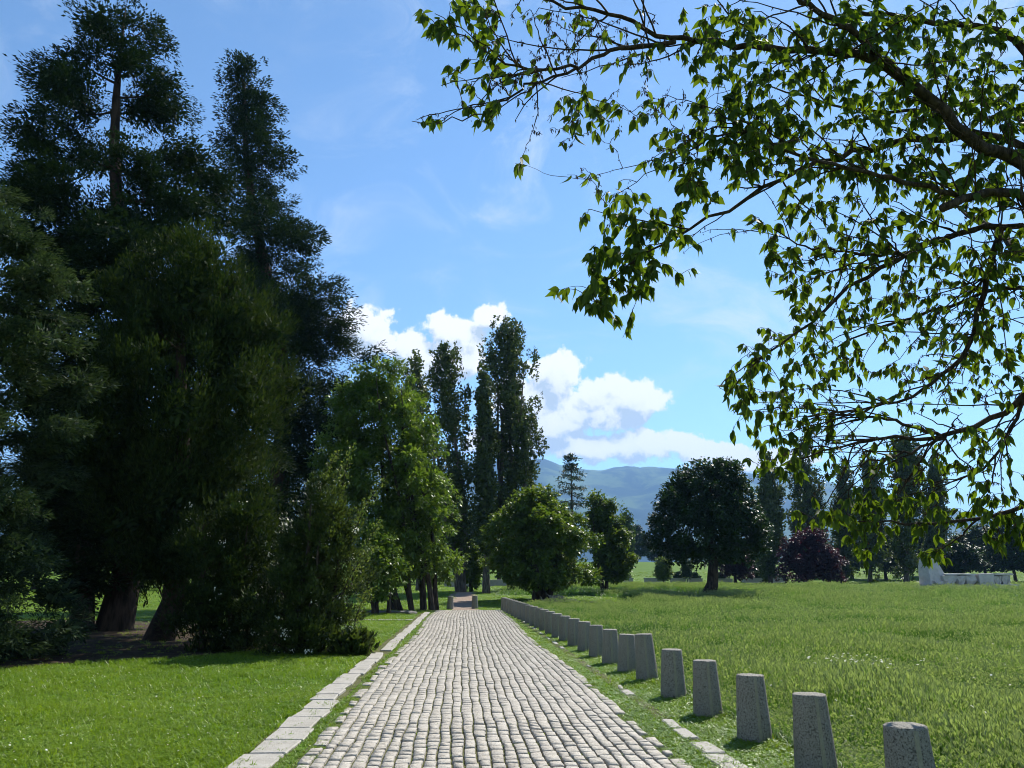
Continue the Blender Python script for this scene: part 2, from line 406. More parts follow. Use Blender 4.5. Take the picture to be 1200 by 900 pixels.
for (y0, ln, w) in [(6.1,.6,.24),(6.75,.58,.25),(7.36,.5,.20),(8.05,.45,.15),(8.55,.5,.13),(10.9,.42,.15),(11.5,.3,.07),(14.2,.3,.05),(17.8,.4,.10),(18.9,.8,.10),(20.2,.9,.08),(22.2,.7,.07),(24.5,.6,.07),(28,.7,.07),(31,1.2,.08)]:
    o = obj('kerb_slab', slab_mesh(w, ln, .08, r_), kerb_r, (2.245-.010*max(0, y0-10), y0+ln/2, -.016)); o.rotation_euler = (r_.uniform(-.02, .02), r_.uniform(-.04, .04), r_.uniform(-.06, .06))

# --- mountains behind the park
def hills():
    na, nd = 260, 70
    az_ = np.linspace(R(-62), R(70), na); dd = np.linspace(2600, 7200, nd)
    def crest(a_):                        # crest height over azimuth, metres at 5.2 km
        deg = np.degrees(a_)
        pts = [(-62,420),(-30,620),(-10,720),(2,760),(5.8,755),(9,722),(13,712),(16,700),(20,655),(24,610),(28,500),(32,400),(36,330),(42,300),(55,420),(70,380)]
        return np.interp(deg, [p[0] for p in pts], [p[1] for p in pts])
    A, Dd = np.meshgrid(az_, dd)
    H = crest(A)
    prof = ss(2600, 5300, Dd)**1.25
    def fb(x, y, oct_=5):
        s = 0; am = 1; 
        for k in range(oct_):
            f = 2**k; ph = k*1.7
            s = s + am*np.sin(x*f+1.3*np.sin(y*f*.7+ph)+ph)*np.sin(y*f*.9+1.1*np.sin(x*f*.8-ph)+2*ph); am *= .5
        return s
    gully = 1-np.abs(fb(A*9, Dd/1100.))
    mid = prof*(1-prof)*4
    Z = 1.05*H*prof + 170*(gully-.6)*mid + 22*fb(A*34, Dd/300.)*prof
    Z = Z*(1-.0*Dd) - 30
    X, Y = np.sin(A)*Dd, np.cos(A)*Dd
    v = np.stack([X, Y, Z], -1).reshape(-1, 3)
    i = np.arange(nd-1)[:, None]*na+np.arange(na-1)[None]
    q = np.stack([i, i+1, i+1+na, i+na], -1).reshape(-1, 4)
    m, n = new_mat('mountain_forest'); g = n.n('ShaderNodeNewGeometry'); P_ = g.outputs['Position']
    a1 = n.noise(P_, .0022, 7, .62, 2.1, .8); a2 = n.noise(P_, .012, 4, .7)
    c = n.mix(n.ramp(a1, .44, .56), (.016, .036, .018, 1), (.085, .130, .038, 1))
    c = n.mix(n.m('MULTIPLY', n.ramp(a2, .45, .7), .5), c, (.025, .045, .020, 1))
    finish(m, n, principled(n, c, .95, .05))
    tag(obj('mountains', mesh_np('mountains', v, q, mat=m, smooth=True)), kind='structure')
hills()

# ------------------------------------------------------------------ tree machinery
class Tubes:
    def __init__(s): s.V, s.Q, s.n = [], [], 0
    def add(s, pts, rad, sides=6):
        pts = np.asarray(pts, float); rad = np.asarray(rad, float); k = len(pts)
        d = np.gradient(pts, axis=0); d = unit(d)
        ref = np.array([.13, .21, 1.0]) if abs(d[0][2]) < .8 else np.array([1., .2, .1])
        u = unit(np.cross(d, ref)); w = np.cross(d, u)
        a_ = np.linspace(0, 2*math.pi, sides, endpoint=False)
        ring = pts[:, None]+rad[:, None, None]*(np.cos(a_)[None, :, None]*u[:, None]+np.sin(a_)[None, :, None]*w[:, None])
        s.V.append(ring.reshape(-1, 3))
        i = (np.arange(k-1)[:, None]*sides + np.arange(sides)[None]); j = (np.arange(k-1)[:, None]*sides + (np.arange(sides)[None]+1) % sides)
        s.Q.append(np.stack([i, j, j+sides, i+sides], -1).reshape(-1, 4)+s.n); s.n += k*sides
    def mesh(s, name, mat): return mesh_np(name, np.concatenate(s.V), np.concatenate(s.Q), mat=mat, smooth=True)

def leaf_quads(p, d, nrm, L, W):
    """rhombic leaves: base point, direction, normal, length, width"""
    d = unit(d); s = unit(np.cross(d, nrm)); L = L[:, None]; W = W[:, None]
    up = np.cross(s, d)
    v = np.stack([p, p+d*L*.45+s*W*.5+up*W*.12, p+d*L, p+d*L*.45-s*W*.5+up*W*.12], 1)
    return v.reshape(-1, 3)

def profile(outline, Y):
    """crown outline rows (y, x0, x1) seen at distance Y -> heights, centres, radii"""
    z, c, r = [], [], []
    for (y, x0, x1) in outline:
        a_, b_ = at(x0, y, Y), at(x1, y, Y)
        z.append((a_[2]+b_[2])/2); c.append((a_[0]+b_[0])/2); r.append(abs(b_[0]-a_[0])/2)
    o = np.argsort(z); return np.array(z)[o], np.array(c)[o], np.array(r)[o]

def make_tree(name, label, cat, outline, Y, base_px, mat, bark, nclump, nleaf, L, rc=(.5, .9), trunk_r=.25, style='broad',
              seed=1, depth=1.0, stems=1, bias=.45, squash=.8, group=None, kind_leaf=(.55, .9), base_dy=0, extra=None, gaps=None, trunk_top=.92, stem_spread=.5, nsub=14, tuft_r=.32, amp=.14, core=0):
    r = np.random.default_rng(seed)
    z, c, rad = profile(outline, Y)
    Yb = Y+base_dy; bx = at(base_px, 690, Yb)[0]; bz = float(ground(bx, Yb))
    root = empty(name, (bx, Yb, bz)); tag(root, label, cat, group)
    O = np.array([bx, Yb, bz])
    Rm = rad.max(); zt, zb = z[-1], z[0]
    # --- clump centres
    zs = np.linspace(zb, zt, 200); w = np.interp(zs, z, rad)+.05*Rm; w = w/w.sum()
    cs, rs = [], []
    tries = 0
    while len(cs) < nclump and tries < nclump*25:
        tries += 1
        zc = r.choice(zs, p=w); Rz = np.interp(zc, z, rad); k = r.uniform(*rc)*min(1, .45+.75*Rz/Rm)
        ph = r.uniform(0, 2*math.pi)
        lob = 1+amp*(math.sin(3*ph+zc*2.2/Rm*1.5+seed)+.8*math.sin(5*ph-zc*3.1/Rm*1.5+2*seed)+.7*math.sin(zc*5.0/Rm+ph+seed))
        rr = max(0, Rz*min(1.15, lob)-.6*k)*r.random()**bias
        q_ = np.array([np.interp(zc, z, c)+rr*math.cos(ph), Y+depth*rr*math.sin(ph), min(zc, zt-.5*k*squash)])
        if gaps:
            pf = in_px(q_)
            if any(((pf[0]-gx_)/a_)**2+((pf[1]-gy_)/b_)**2 < 1 for gx_, gy_, a_, b_ in gaps): continue
        if cs and tries < nclump*12:
            dd = np.linalg.norm((np.array(cs)-q_)*np.array([1, 1, 1/squash]), axis=1)
            if np.any(dd < .62*np.minimum(np.array(rs), k)): continue
        cs.append(q_); rs.append(k)
    cs = np.array(cs); rs = np.array(rs)
    # --- trunk, limbs
    tb = Tubes(); nodes, nrad = [], []
    top = np.array([np.interp(zt, z, c), Y, zb+(zt-zb)*trunk_top])
    for s_ in range(stems):
        off = np.zeros(3); tp = top.copy()
        if stems > 1:
            ph = 2*math.pi*s_/stems+r.uniform(-.4, .4); off = np.array([math.cos(ph), math.sin(ph), 0])*r.uniform(.25, .85)*(stem_spread if style != 'poplar' else .3)
            tp = top+np.array([math.cos(ph), math.sin(ph), 0])*Rm*r.uniform(.25, .6); tp[2] = zb+(zt-zb)*trunk_top*r.uniform(.7, 1)
        n_ = 12; t = np.linspace(0, 1, n_)[:, None]
        pts = (O+off)*(1-t)+tp*t
        pts += np.stack([np.sin(t[:, 0]*5+s_)*.02, np.cos(t[:, 0]*4+s_)*.02, 0*t[:, 0]], -1)*(zt-bz)*np.sin(t*math.pi)
        # real lean/curve: follow the crown's centre line
        cx = np.interp(pts[:, 2], z, c); pts[:, 0] = pts[:, 0]*.6+cx*.4 if stems == 1 else pts[:, 0]
        pts[0] = O+off; pts[0, 2] = bz-.12
        tr = trunk_r*(1-t[:, 0])**.8+.015
        tr[0] *= 1.25; tr[1] *= 1.0
        if stems > 1: tr *= r.uniform(.6, 1.0)
        tb.add(pts, tr, 9)
        f = np.linspace(0, n_-1, 40); fi = np.arange(n_)
        pp = np.stack([np.interp(f, fi, pts[:, k]) for k in range(3)], -1); rr = np.interp(f, fi, tr)
        ok = pp[:, 2] > bz+(zb-bz)*.45
        nodes += list(pp[ok]); nrad += list(rr[ok])
    order = np.argsort(np.linalg.norm(cs[:, :2]-np.array([np.mean([n_[0] for n_ in nodes]), Y]), axis=1))
    for ci in order:
        q_ = cs[ci]; N = np.array(nodes); dv = q_-N; hd = np.linalg.norm(dv[:, :2], axis=1)
        dist = np.linalg.norm(dv, axis=1)
        want = {'broad': .45, 'poplar': 1.6, 'conifer': -.05, 'upright': .9}[style]
        cost = dist+1.2*np.maximum(0, want*hd-dv[:, 2])+(.8*np.maximum(0, dv[:, 2]-1.2*hd) if style == 'conifer' else 0)
        k = int(np.argmin(cost)); ln = dist[k]
        if ln < .08: continue
        a_ = N[k]; t = np.linspace(0, 1, 6)[:, None]
        if style == 'conifer': ctrl = (a_+q_)/2+np.array([0, 0, -.10*ln])
        elif style in ('poplar', 'upright'): ctrl = np.array([a_[0]*.35+q_[0]*.65, a_[1]*.35+q_[1]*.65, a_[2]*.65+q_[2]*.35])
        else: ctrl = (a_+q_)/2+np.array([0, 0, .12*ln])+r.normal(0, .05*ln, 3)
        pts = (1-t)**2*a_+2*t*(1-t)*ctrl+t*t*q_
        r0 = min(nrad[k]*.75, .012+.016*ln+.02*rs[ci])
        rr = r0*(1-.75*t[:, 0]); tb.add(pts, rr, 5)
        nodes += list(pts[1:]); nrad += list(rr[1:])
    obj('trunk', tb.mesh('trunk', bark), root).matrix_parent_inverse = Matrix.Translation(-Vector(root.location))
    # --- leaves
    share = rs**2; cnt = np.maximum(8, (nleaf*share/share.sum()).astype(int))
    idx = np.repeat(np.arange(len(cs)), cnt); n_ = len(idx)
    # each clump is made of tufts, each tuft of leaves
    sg = unit(r.normal(size=(len(cs), nsub, 3)))*(r.random((len(cs), nsub))**.4)[..., None]
    sub = cs[:, None]+sg*rs[:, None, None]*np.array([1, 1, squash])
    si = r.integers(0, nsub, n_); srad = rs*tuft_r
    g = unit(r.normal(size=(n_, 3))); fac = r.random(n_)**.5
    p = sub[idx, si]+g*(srad[idx]*fac)[:, None]*np.array([1, 1, squash])
    g = unit(g*.7+sg[idx, si]*.7)
    outw = p-np.stack([np.interp(p[:, 2], z, c), np.full(n_, Y), p[:, 2]], -1); outw[:, 2] = 0; outw = unit(outw)
    rnd = unit(r.normal(size=(n_, 3)))
    up = np.array([0, 0, 1.])
    if style == 'broad': d = g*.5+rnd*.8+outw*.3-up*.25; nrm = up*.9+g*.5+rnd*.7
    elif style == 'poplar': d = g*.3+rnd*.9+up*.2; nrm = g*.6+rnd*.9+outw*.3
    elif style == 'upright': d = g*.45+rnd*.45+outw*.35+up*.75; nrm = g*.6+rnd*.7+outw*.5
    else: d = g*.6+rnd*.55+outw*.7+up*.05; nrm = up*.8+rnd*.6+g*.3
    Ls = L*r.uniform(.6, 1.25, n_); asp = r.uniform(*kind_leaf, n_)
    if core:                               # the dense inner sprays of an evergreen
        ic = r.choice(len(cs), core, p=share/share.sum()); gc = unit(r.normal(size=(core, 3)))*(r.random(core)**.6*.55)[:, None]
        p = np.concatenate([p, cs[ic]+gc*rs[ic][:, None]*np.array([1, 1, squash])]); d = np.concatenate([d, r.normal(size=(core, 3))]); nrm = np.concatenate([nrm, r.normal(size=(core, 3))])
        idx = np.concatenate([idx, ic]); si = np.concatenate([si, r.integers(0, nsub, core)]); Lc = np.minimum(rs[ic]*r.uniform(.2, .42, core), .34*r.uniform(.7, 1, core)); Ls = np.concatenate([Ls, Lc]); asp = np.concatenate([asp, r.uniform(.22, .40, core)]); n_ += core
    ctint = r.uniform(-.15, .15, (len(cs), nsub))
    tint = np.clip(r.beta(2, 2.4, n_)*.9+.02+ctint[idx, si], 0, 1)
    v = leaf_quads(p, d, nrm, Ls, Ls*asp)
    zg = ground(v[:, 0], v[:, 1])+.03; v[:, 2] = np.maximum(v[:, 2], zg)
    qd = np.arange(n_*4).reshape(-1, 4)
    co = obj('crown', mesh_np('crown', v, qd, mat=mat, tint=tint), root); co.matrix_parent_inverse = Matrix.Translation(-Vector(root.location))
    if extra: extra(root, r, cs, rs)
    return root
def in_px(p):
    w = np.asarray(p)-np.array([0, 0, CAM_H])
    x = w[0]*math.cos(YAW)-w[1]*math.sin(YAW); fw = w[0]*math.sin(YAW)+w[1]*math.cos(YAW)
    zc = fw*math.cos(PITCH)+w[2]*math.sin(PITCH); yc = w[2]*math.cos(PITCH)-fw*math.sin(PITCH)
    return (600+FPX*x/zc, 450-FPX*yc/zc)

# ------------------------------------------------------------------ the dark conifer group on the left
NEEDLE = (.30, .48)
make_tree('sequoia_tree', 'tallest dark conifer on the left, broad crown with sky gaps, tip cut off', 'tree',
    [(-8,140,160),(25,98,190),(60,70,215),(100,48,232),(150,25,255),(200,5,268),(260,-6,288),(320,0,305),(400,0,320),(500,10,320),(590,30,310),(650,70,270)], 24, 138,
    M['sequoia'], M['bark_red'], 210, 180000, .13, (.75, 1.35), .42, 'conifer', 3, bias=.40, nsub=24, tuft_r=.29, core=34000, amp=.07, kind_leaf=NEEDLE, squash=.72,
    gaps=[(122,78,16,22),(160,110,14,20),(118,150,26,20),(200,160,22,18),(95,235,30,15),(185,250,26,13),(60,255,20,12)], trunk_top=.97)
make_tree('sequoia_tree', 'slimmer pointed dark conifer just right of the tallest one', 'tree',
    [(66,282,292),(90,256,318),(130,246,338),(190,245,350),(250,255,372),(310,260,392),(360,268,415),(410,270,438),(450,275,440),(520,270,425),(600,270,400),(660,280,370)], 42, 318,
    M['sequoia'], M['bark_red'], 190, 120000, .20, (.9, 1.8), .6, 'conifer', 8, bias=.42, nsub=22, tuft_r=.29, core=24000, kind_leaf=NEEDLE, squash=.7,
    gaps=[(300,290,18,9),(322,255,13,8),(345,295,12,7),(290,225,14,8)], trunk_top=.98)
make_tree('juniper_tree', 'dense feathery olive green conifer in front of the two tallest conifers', 'tree',
    [(278,205,232),(300,165,275),(325,135,312),(355,118,335),(400,105,350),(460,98,360),(520,95,362),(580,100,350),(630,115,330),(675,150,300)], 20.5, 190,
    M['juniper'], M['bark_red'], 200, 106000, .14, (.4, 1.0), .30, 'upright', 5, bias=.33, nsub=20, tuft_r=.28, amp=.2, core=24000, kind_leaf=(.20, .34), squash=1.25)
def low_sprays(root, r, cs, rs): pass
make_tree('spruce_tree', 'blue green spruce with drooping layered branches at the left photo edge', 'tree',
    [(205,-60,12),(240,-90,40),(290,-110,82),(350,-130,105),(420,-150,100),(500,-165,106),(560,-170,92),(620,-180,108),(680,-190,98),(740,-190,85),(778,-180,60)], 15.5, -45,
    M['spruce'], M['bark'], 200, 110000, .105, (.3, .72), .30, 'conifer', 12, bias=.36, nsub=20, tuft_r=.26, amp=.2, core=22000, kind_leaf=(.20, .34), squash=.55)
make_tree('cypress_tree', 'slender dark evergreen wedged between the spruce and the feathery conifer', 'tree',
    [(430,60,110),(500,45,135),(580,40,150),(640,50,150),(690,70,140)], 23.5, 100,
    M['sequoia'], M['bark'], 70, 36000, .18, (.5, .9), .3, 'conifer', 15, core=5000, bias=.4, kind_leaf=NEEDLE, squash=.8)

def flowers(root, r, cs, rs):
    """little white flower heads and arching sprays on the shrub"""
    pts = []
    for k in range(26):
        j = r.integers(len(cs)); q_ = cs[j]+np.array([r.uniform(-.2, .3), -rs[j]*r.uniform(.7, 1.0), r.uniform(-.2, .3)])
        for _ in range(r.integers(4, 16)): pts.append(q_+r.normal(0, .05, 3))
    pts = np.array(pts); n_ = len(pts)
    pts[:, 2] = np.maximum(pts[:, 2], .1)
    v = leaf_quads(pts, r.normal(size=(n_, 3)), r.normal(size=(n_, 3)), r.uniform(.03, .06, n_), r.uniform(.03, .05, n_))
    o = obj('blossom', mesh_np('blossom', v, np.arange(n_*4).reshape(-1, 4), mat=M['petal'], tint=r.random(n_)), root)
    tag(o, 'small white flower heads', kind='stuff'); o.matrix_parent_inverse = Matrix.Translation(-Vector(root.location))
def sprays(root, r, cs, rs):
    flowers(root, r, cs, rs)
    P_, Dd, tb = [], [], Tubes()
    for (a0, a1, yy0, yy1, Y_) in [(395,412,640,520,17.6),(405,452,650,560,17.4),(410,446,690,612,17.2),(400,440,700,640,16.9),(385,400,620,545,18),(415,438,735,690,17.0),(370,395,600,530,18.2),(405,430,660,585,17.8)]:
        A, B = at(a0, yy0, Y_), at(a1, yy1, Y_-.3); t = np.linspace(0, 1, 9)[:, None]
        ctrl = A*.5+B*.5+np.array([-.10, 0, .22]); pl = (1-t)**2*A+2*t*(1-t)*ctrl+t*t*B
        tb.add(pl, .012*(1-.7*t[:, 0]), 4)
        for _ in range(230):
            u = r.random()**.8; k = int(u*8); P_.append(pl[k]+(pl[min(8, k+1)]-pl[k])*r.random()+r.normal(0, .055, 3)); Dd.append(pl[min(8, k+1)]-pl[k]+r.normal(0, .12, 3))
    P_ = np.array(P_); Dd = np.array(Dd); n_ = len(P_)
    L_ = r.uniform(.035, .075, n_)
    o = obj('arching_sprays', mesh_np('arching_sprays', leaf_quads(P_, Dd, r.normal(size=(n_, 3))+np.array([0, 0, .8]), L_, L_*.6), np.arange(n_*4).reshape(-1, 4), mat=M['shrub_tip'], tint=r.random(n_)), root)
    o.matrix_parent_inverse = Matrix.Translation(-Vector(root.location))
    o2 = obj('stems', tb.mesh('stems', M['twig']), root); o2.matrix_parent_inverse = Matrix.Translation(-Vector(root.location))
M['shrub_tip'] = leaf_mat('shrub_tip_foliage', (.050, .095, .018), (.150, .185, .060), .4)
make_tree('flowering_shrub', 'big arching shrub with pale sprays and white blossoms beside the path kerb', 'shrub',
    [(560,368,392),(590,348,412),(620,335,428),(650,318,436),(690,300,432),(730,280,428),(760,270,424),(775,290,420)], 17.6, 355,
    M['shrub'], M['twig'], 150, 50000, .08, (.25, .5), .07, 'upright', 21, stems=6, bias=.35, squash=1.0, kind_leaf=(.45, .7), extra=sprays)
make_tree('yew_bush', 'low black green bush in deep shade below the feathery conifer', 'shrub',
    [(590,235,320),(640,205,335),(690,190,335),(730,200,330),(765,215,325)], 18.3, 265,
    M['juniper'], M['twig'], 110, 30000, .10, (.3, .55), .06, 'upright', 22, core=5000, stems=5, bias=.4, squash=.9, kind_leaf=(.3, .5), extra=flowers)
# broad-leaved weeds where the shrub meets the kerb
make_tree('dock_plant', 'clump of broad leaved weeds at the foot of the shrub by the kerb', 'plant',
    [(742,395,432),(752,388,440),(764,392,442)], 16.9, 418, M['shrub'], M['twig'], 26, 900, .16, (.12, .22), .01, 'upright', 23, stems=3, kind_leaf=(.5, .7))

# ------------------------------------------------------------------ trees at the end of the path
make_tree('ash_tree', 'bright green many stemmed tree left of the path end', 'tree',
    [(425,440,466),(445,405,490),(475,385,508),(510,372,516),(550,366,526),(590,372,540),(625,390,548),(655,415,545),(680,440,525)], 38.5, 490,
    M['ash'], M['bark'], 240, 72000, .23, (.45, 1.0), .12, 'broad', 31, stems=9, stem_spread=1.6, bias=.5, amp=.06, squash=.75, kind_leaf=(.38, .55))
make_tree('young_tree', 'small leafy tree between the shrub and the many stemmed tree', 'tree',
    [(610,425,455),(640,412,470),(670,410,475),(695,425,470)], 34, 447,
    M['ash'], M['bark'], 50, 11000, .17, (.4, .7), .11, 'broad', 32, stems=3, bias=.45, kind_leaf=(.4, .6))
make_tree('leaning_tree', 'small tree with leaning trunk beyond the two path end bollards', 'tree',
    [(632,540,556),(648,530,566),(664,530,570),(680,535,566)], 62, 553,
    M['mulberry'], M['bark'], 36, 7000, .24, (.5, .9), .14, 'broad', 33, bias=.45)
POP = (.6, .95)
make_tree('poplar_tree', 'tall columnar poplar left of the highest poplar', 'tree',
    [(400,512,526),(420,503,540),(450,500,552),(500,497,560),(550,500,566),(600,507,566),(650,515,560)], 60, 540,
    M['poplar'], M['bark_grey'], 70, 15000, .25, (.45, .95), .3, 'poplar', 41, stems=3, bias=.6, squash=2.1, amp=.25, kind_leaf=POP)
make_tree('poplar_tree', 'poplar tip just showing above the bright many stemmed tree', 'tree',
    [(403,483,489),(420,474,498),(445,470,506),(500,468,512),(560,470,515),(640,475,512)], 64, 492,
    M['poplar'], M['bark_grey'], 60, 11000, .26, (.5, .9), .28, 'poplar', 42, bias=.5, squash=1.7, kind_leaf=POP)
make_tree('poplar_tree', 'highest poplar, broad column with several upright plumes', 'tree',
    [(374,592,606),(390,578,616),(420,566,628),(460,562,634),(500,562,636),(550,566,636),(600,572,634),(650,580,626)], 62, 603,
    M['poplar'], M['bark_grey'], 110, 25000, .25, (.45, .95), .36, 'poplar', 43, stems=5, bias=.6, squash=2.2, amp=.25, kind_leaf=POP,
    gaps=[(583,470,4,50),(610,440,4,45),(606,530,4,45),(625,470,3,40)])
make_tree('poplar_tree', 'narrow dark poplar hugging the left side of the highest poplar', 'tree',
    [(432,562,570),(460,557,577),(520,555,582),(580,556,584),(640,560,580)], 57, 570,
    M['poplar'], M['bark_grey'], 60, 12000, .25, (.4, .7), .24, 'poplar', 44, bias=.5, squash=1.9, kind_leaf=POP)
make_tree('mulberry_tree', 'broad bushy green tree standing beyond the far end of the bollard row', 'tree',
    [(574,612,648),(590,592,672),(610,575,692),(635,566,700),(660,568,702),(678,582,696),(687,604,676)], 48, 634,
    M['mulberry'], M['bark'], 150, 34000, .24, (.5, .95), .42, 'broad', 45, stems=3, bias=.42, squash=.75)
make_tree('lime_tree', 'pale green tree directly right of the broad bushy tree', 'tree',
    [(577,692,706),(592,684,722),(615,688,735),(640,690,744),(662,692,745),(678,700,738)], 58, 708,
    M['mulberry'], M['bark'], 90, 18000, .25, (.5, .95), .2, 'broad', 46, stems=3, bias=.45)
def cedar(root_px, Y):
    r = np.random.default_rng(51); bx = at(root_px, 690, Y)[0]; bz = float(ground(bx, Y))
    zt = at(root_px, 531, Y)[2]; root = tag(empty('cedar_tree', (bx, Y, bz)), 'open tiered conifer with pointed tip against the mountains', 'tree')
    tb = Tubes(); t = np.linspace(0, 1, 8); tb.add(np.stack([bx+0*t, Y+0*t, bz-.1+(zt-bz)*t], -1), .22*(1-t)+.02, 7)
    P_, Dd = [], []
    for k, h0 in enumerate(np.linspace(.30, .985, 13)):
        nb_ = 6
        for j in range(nb_):
            h = min(.99, h0+r.uniform(-.03, .03)); ln = (1-h)*6.4+.3
            ph = 2*math.pi*j/nb_+k*1.1+r.uniform(-.3, .3); l2 = ln*r.uniform(.5, 1.15)
            t = np.linspace(0, 1, 7)[:, None]; o_ = np.array([math.cos(ph), math.sin(ph), 0])
            pl = np.array([bx, Y, bz+(zt-bz)*h])+o_*l2*t+np.array([0, 0, 1.])*(r.uniform(-.35, -.05)*l2*t+r.uniform(.1, .3)*l2*t*t)
            tb.add(pl, .03*(1-.8*t[:, 0])+.004, 4)
            for _ in range(70):
                u = r.uniform(.15, 1); k2 = int(u*6); pp = pl[k2]+(pl[min(6, k2+1)]-pl[k2])*(u*6-k2)
                P_.append(pp+np.array([r.normal(0, .16), r.normal(0, .16), r.normal(-.05, .07)])); Dd.append(o_*.6+r.normal(0, .5, 3)+np.array([0, 0, -.1]))
    n_ = len(P_); L_ = r.uniform(.18, .36, n_)
    for nme, me in (('trunk', tb.mesh('trunk', M['bark'])), ('crown', mesh_np('crown', leaf_quads(np.array(P_), np.array(Dd), r.normal(size=(n_, 3))+np.array([0, 0, 1.]), L_, L_*.3), np.arange(n_*4).reshape(-1, 4), mat=M['cedar'], tint=r.random(n_)))):
        o = obj(nme, me, root); o.matrix_parent_inverse = Matrix.Translation(-Vector(root.location))
cedar(672, 78)
make_tree('maple_tree', 'round dark tree standing alone on the lawn with a clear trunk', 'tree',
    [(538,822,848),(546,800,862),(562,782,876),(585,764,888),(610,754,895),(635,750,897),(642,758,893),(651,772,888),(656,800,880)], 54, 829,
    M['round'], M['bark'], 280, 52000, .22, (.5, .9), .42, 'broad', 61, bias=.34, squash=.8, amp=.04, kind_leaf=(.6, .95), gaps=[(805,618,16,9),(812,628,8,6),(836,645,10,6)], trunk_top=.8)
make_tree('plum_tree', 'purple leaved tree with rounded crown at the far side of the meadow', 'tree',
    [(619,934,956),(632,922,970),(648,915,982),(662,913,986),(676,916,985)], 80, 950,
    M['purple'], M['bark'], 80, 18000, .28, (.6, 1.1), .22, 'broad', 62, bias=.42)
make_tree('plum_tree', 'second purple leaved tree half hidden behind the round dark tree', 'tree',
    [(634,850,866),(648,842,878),(662,840,882),(672,845,878)], 92, 862,
    M['purple'], M['bark'], 44, 9000, .3, (.6, 1.0), .2, 'broad', 63, bias=.45)
# --- row of poplars on the right, each its own tree
for k, (lab, o_, Y_, b_, sd_) in enumerate([
    ('grey green poplar closest to the round dark tree', [(534,896,904),(560,889,914),(600,886,918),(640,887,917),(672,892,912)], 88, 903, 71),
    ('wide dark poplar rising behind the purple tree', [(512,938,948),(535,926,960),(570,922,968),(620,922,972),(670,930,965)], 96, 945, 72),
    ('short poplar right of the wide dark poplar', [(545,985,992),(570,978,1000),(620,975,1003),(670,980,1000)], 98, 990, 73),
    ('pale poplar in the middle of the right hand row', [(535,1014,1022),(560,1006,1034),(610,1003,1038),(665,1008,1034)], 100, 1020, 74),
    ('dark poplar with a clear trunk left of the white stone monument', [(506,1056,1066),(530,1046,1076),(580,1042,1082),(630,1043,1083),(665,1050,1076)], 84, 1063, 75),
    ('narrow poplar directly behind the white stone monument', [(528,1092,1098),(560,1086,1106),(610,1083,1110),(660,1086,1107)], 96, 1096, 76)]):
    make_tree('poplar_tree', lab, 'tree', o_, Y_, b_, M['poplar'], M['bark_grey'], 55, 13000, .34, (.6, 1.15), .26, 'poplar', sd_, bias=.6, squash=2.0, amp=.25, kind_leaf=POP, group='poplars along the far side of the meadow')
# --- far trees: three kinds built once, copied and scaled
def far_kind(nm, mat, seed, hgt, wid, n_, lbl, style='broad'):
    Y_ = 100; s = 930/Y_
    rows = [(1.0, .15), (.88, .6), (.7, .95), (.5, 1.0), (.32, .9), (.2, .55)]
    yb = 676-(float(ground(0, Y_))-CAM_H)*s
    return make_tree(nm, lbl, 'tree', [(yb-h*hgt*s, 600-w_*wid*s/2, 600+w_*wid*s/2) for h, w_ in rows], Y_, 600, mat, M['bark'], 70, n_, .34, (.7, 1.3), .2, style, seed, bias=.42)
def place(root, px, Y_, sc, rz, lab, grp, first=False):
    r0 = root if first else None
    if r0 is None:
        r0 = root.copy(); C.objects.link(r0)
        for ch in root.children:
            c_ = ch.copy(); C.objects.link(c_); c_.parent = r0; c_.matrix_parent_inverse = ch.matrix_parent_inverse.copy()
    x = at(px, 690, Y_)[0]; r0.location = (x, Y_, float(ground(x, Y_))); r0.scale = sc; r0.rotation_euler = (0, 0, rz); r0['label'] = lab; r0['group'] = grp
    return r0
kA = far_kind('broadleaf_tree', M['far'], 81, 8.0, 7.5, 15000, 'x')
kB = far_kind('broadleaf_tree', M['round'], 82, 9.5, 6.5, 15000, 'x')
kC = far_kind('broadleaf_tree', M['mulberry'], 83, 6.0, 6.0, 11000, 'x')
G = 'trees closing the far side of the park'
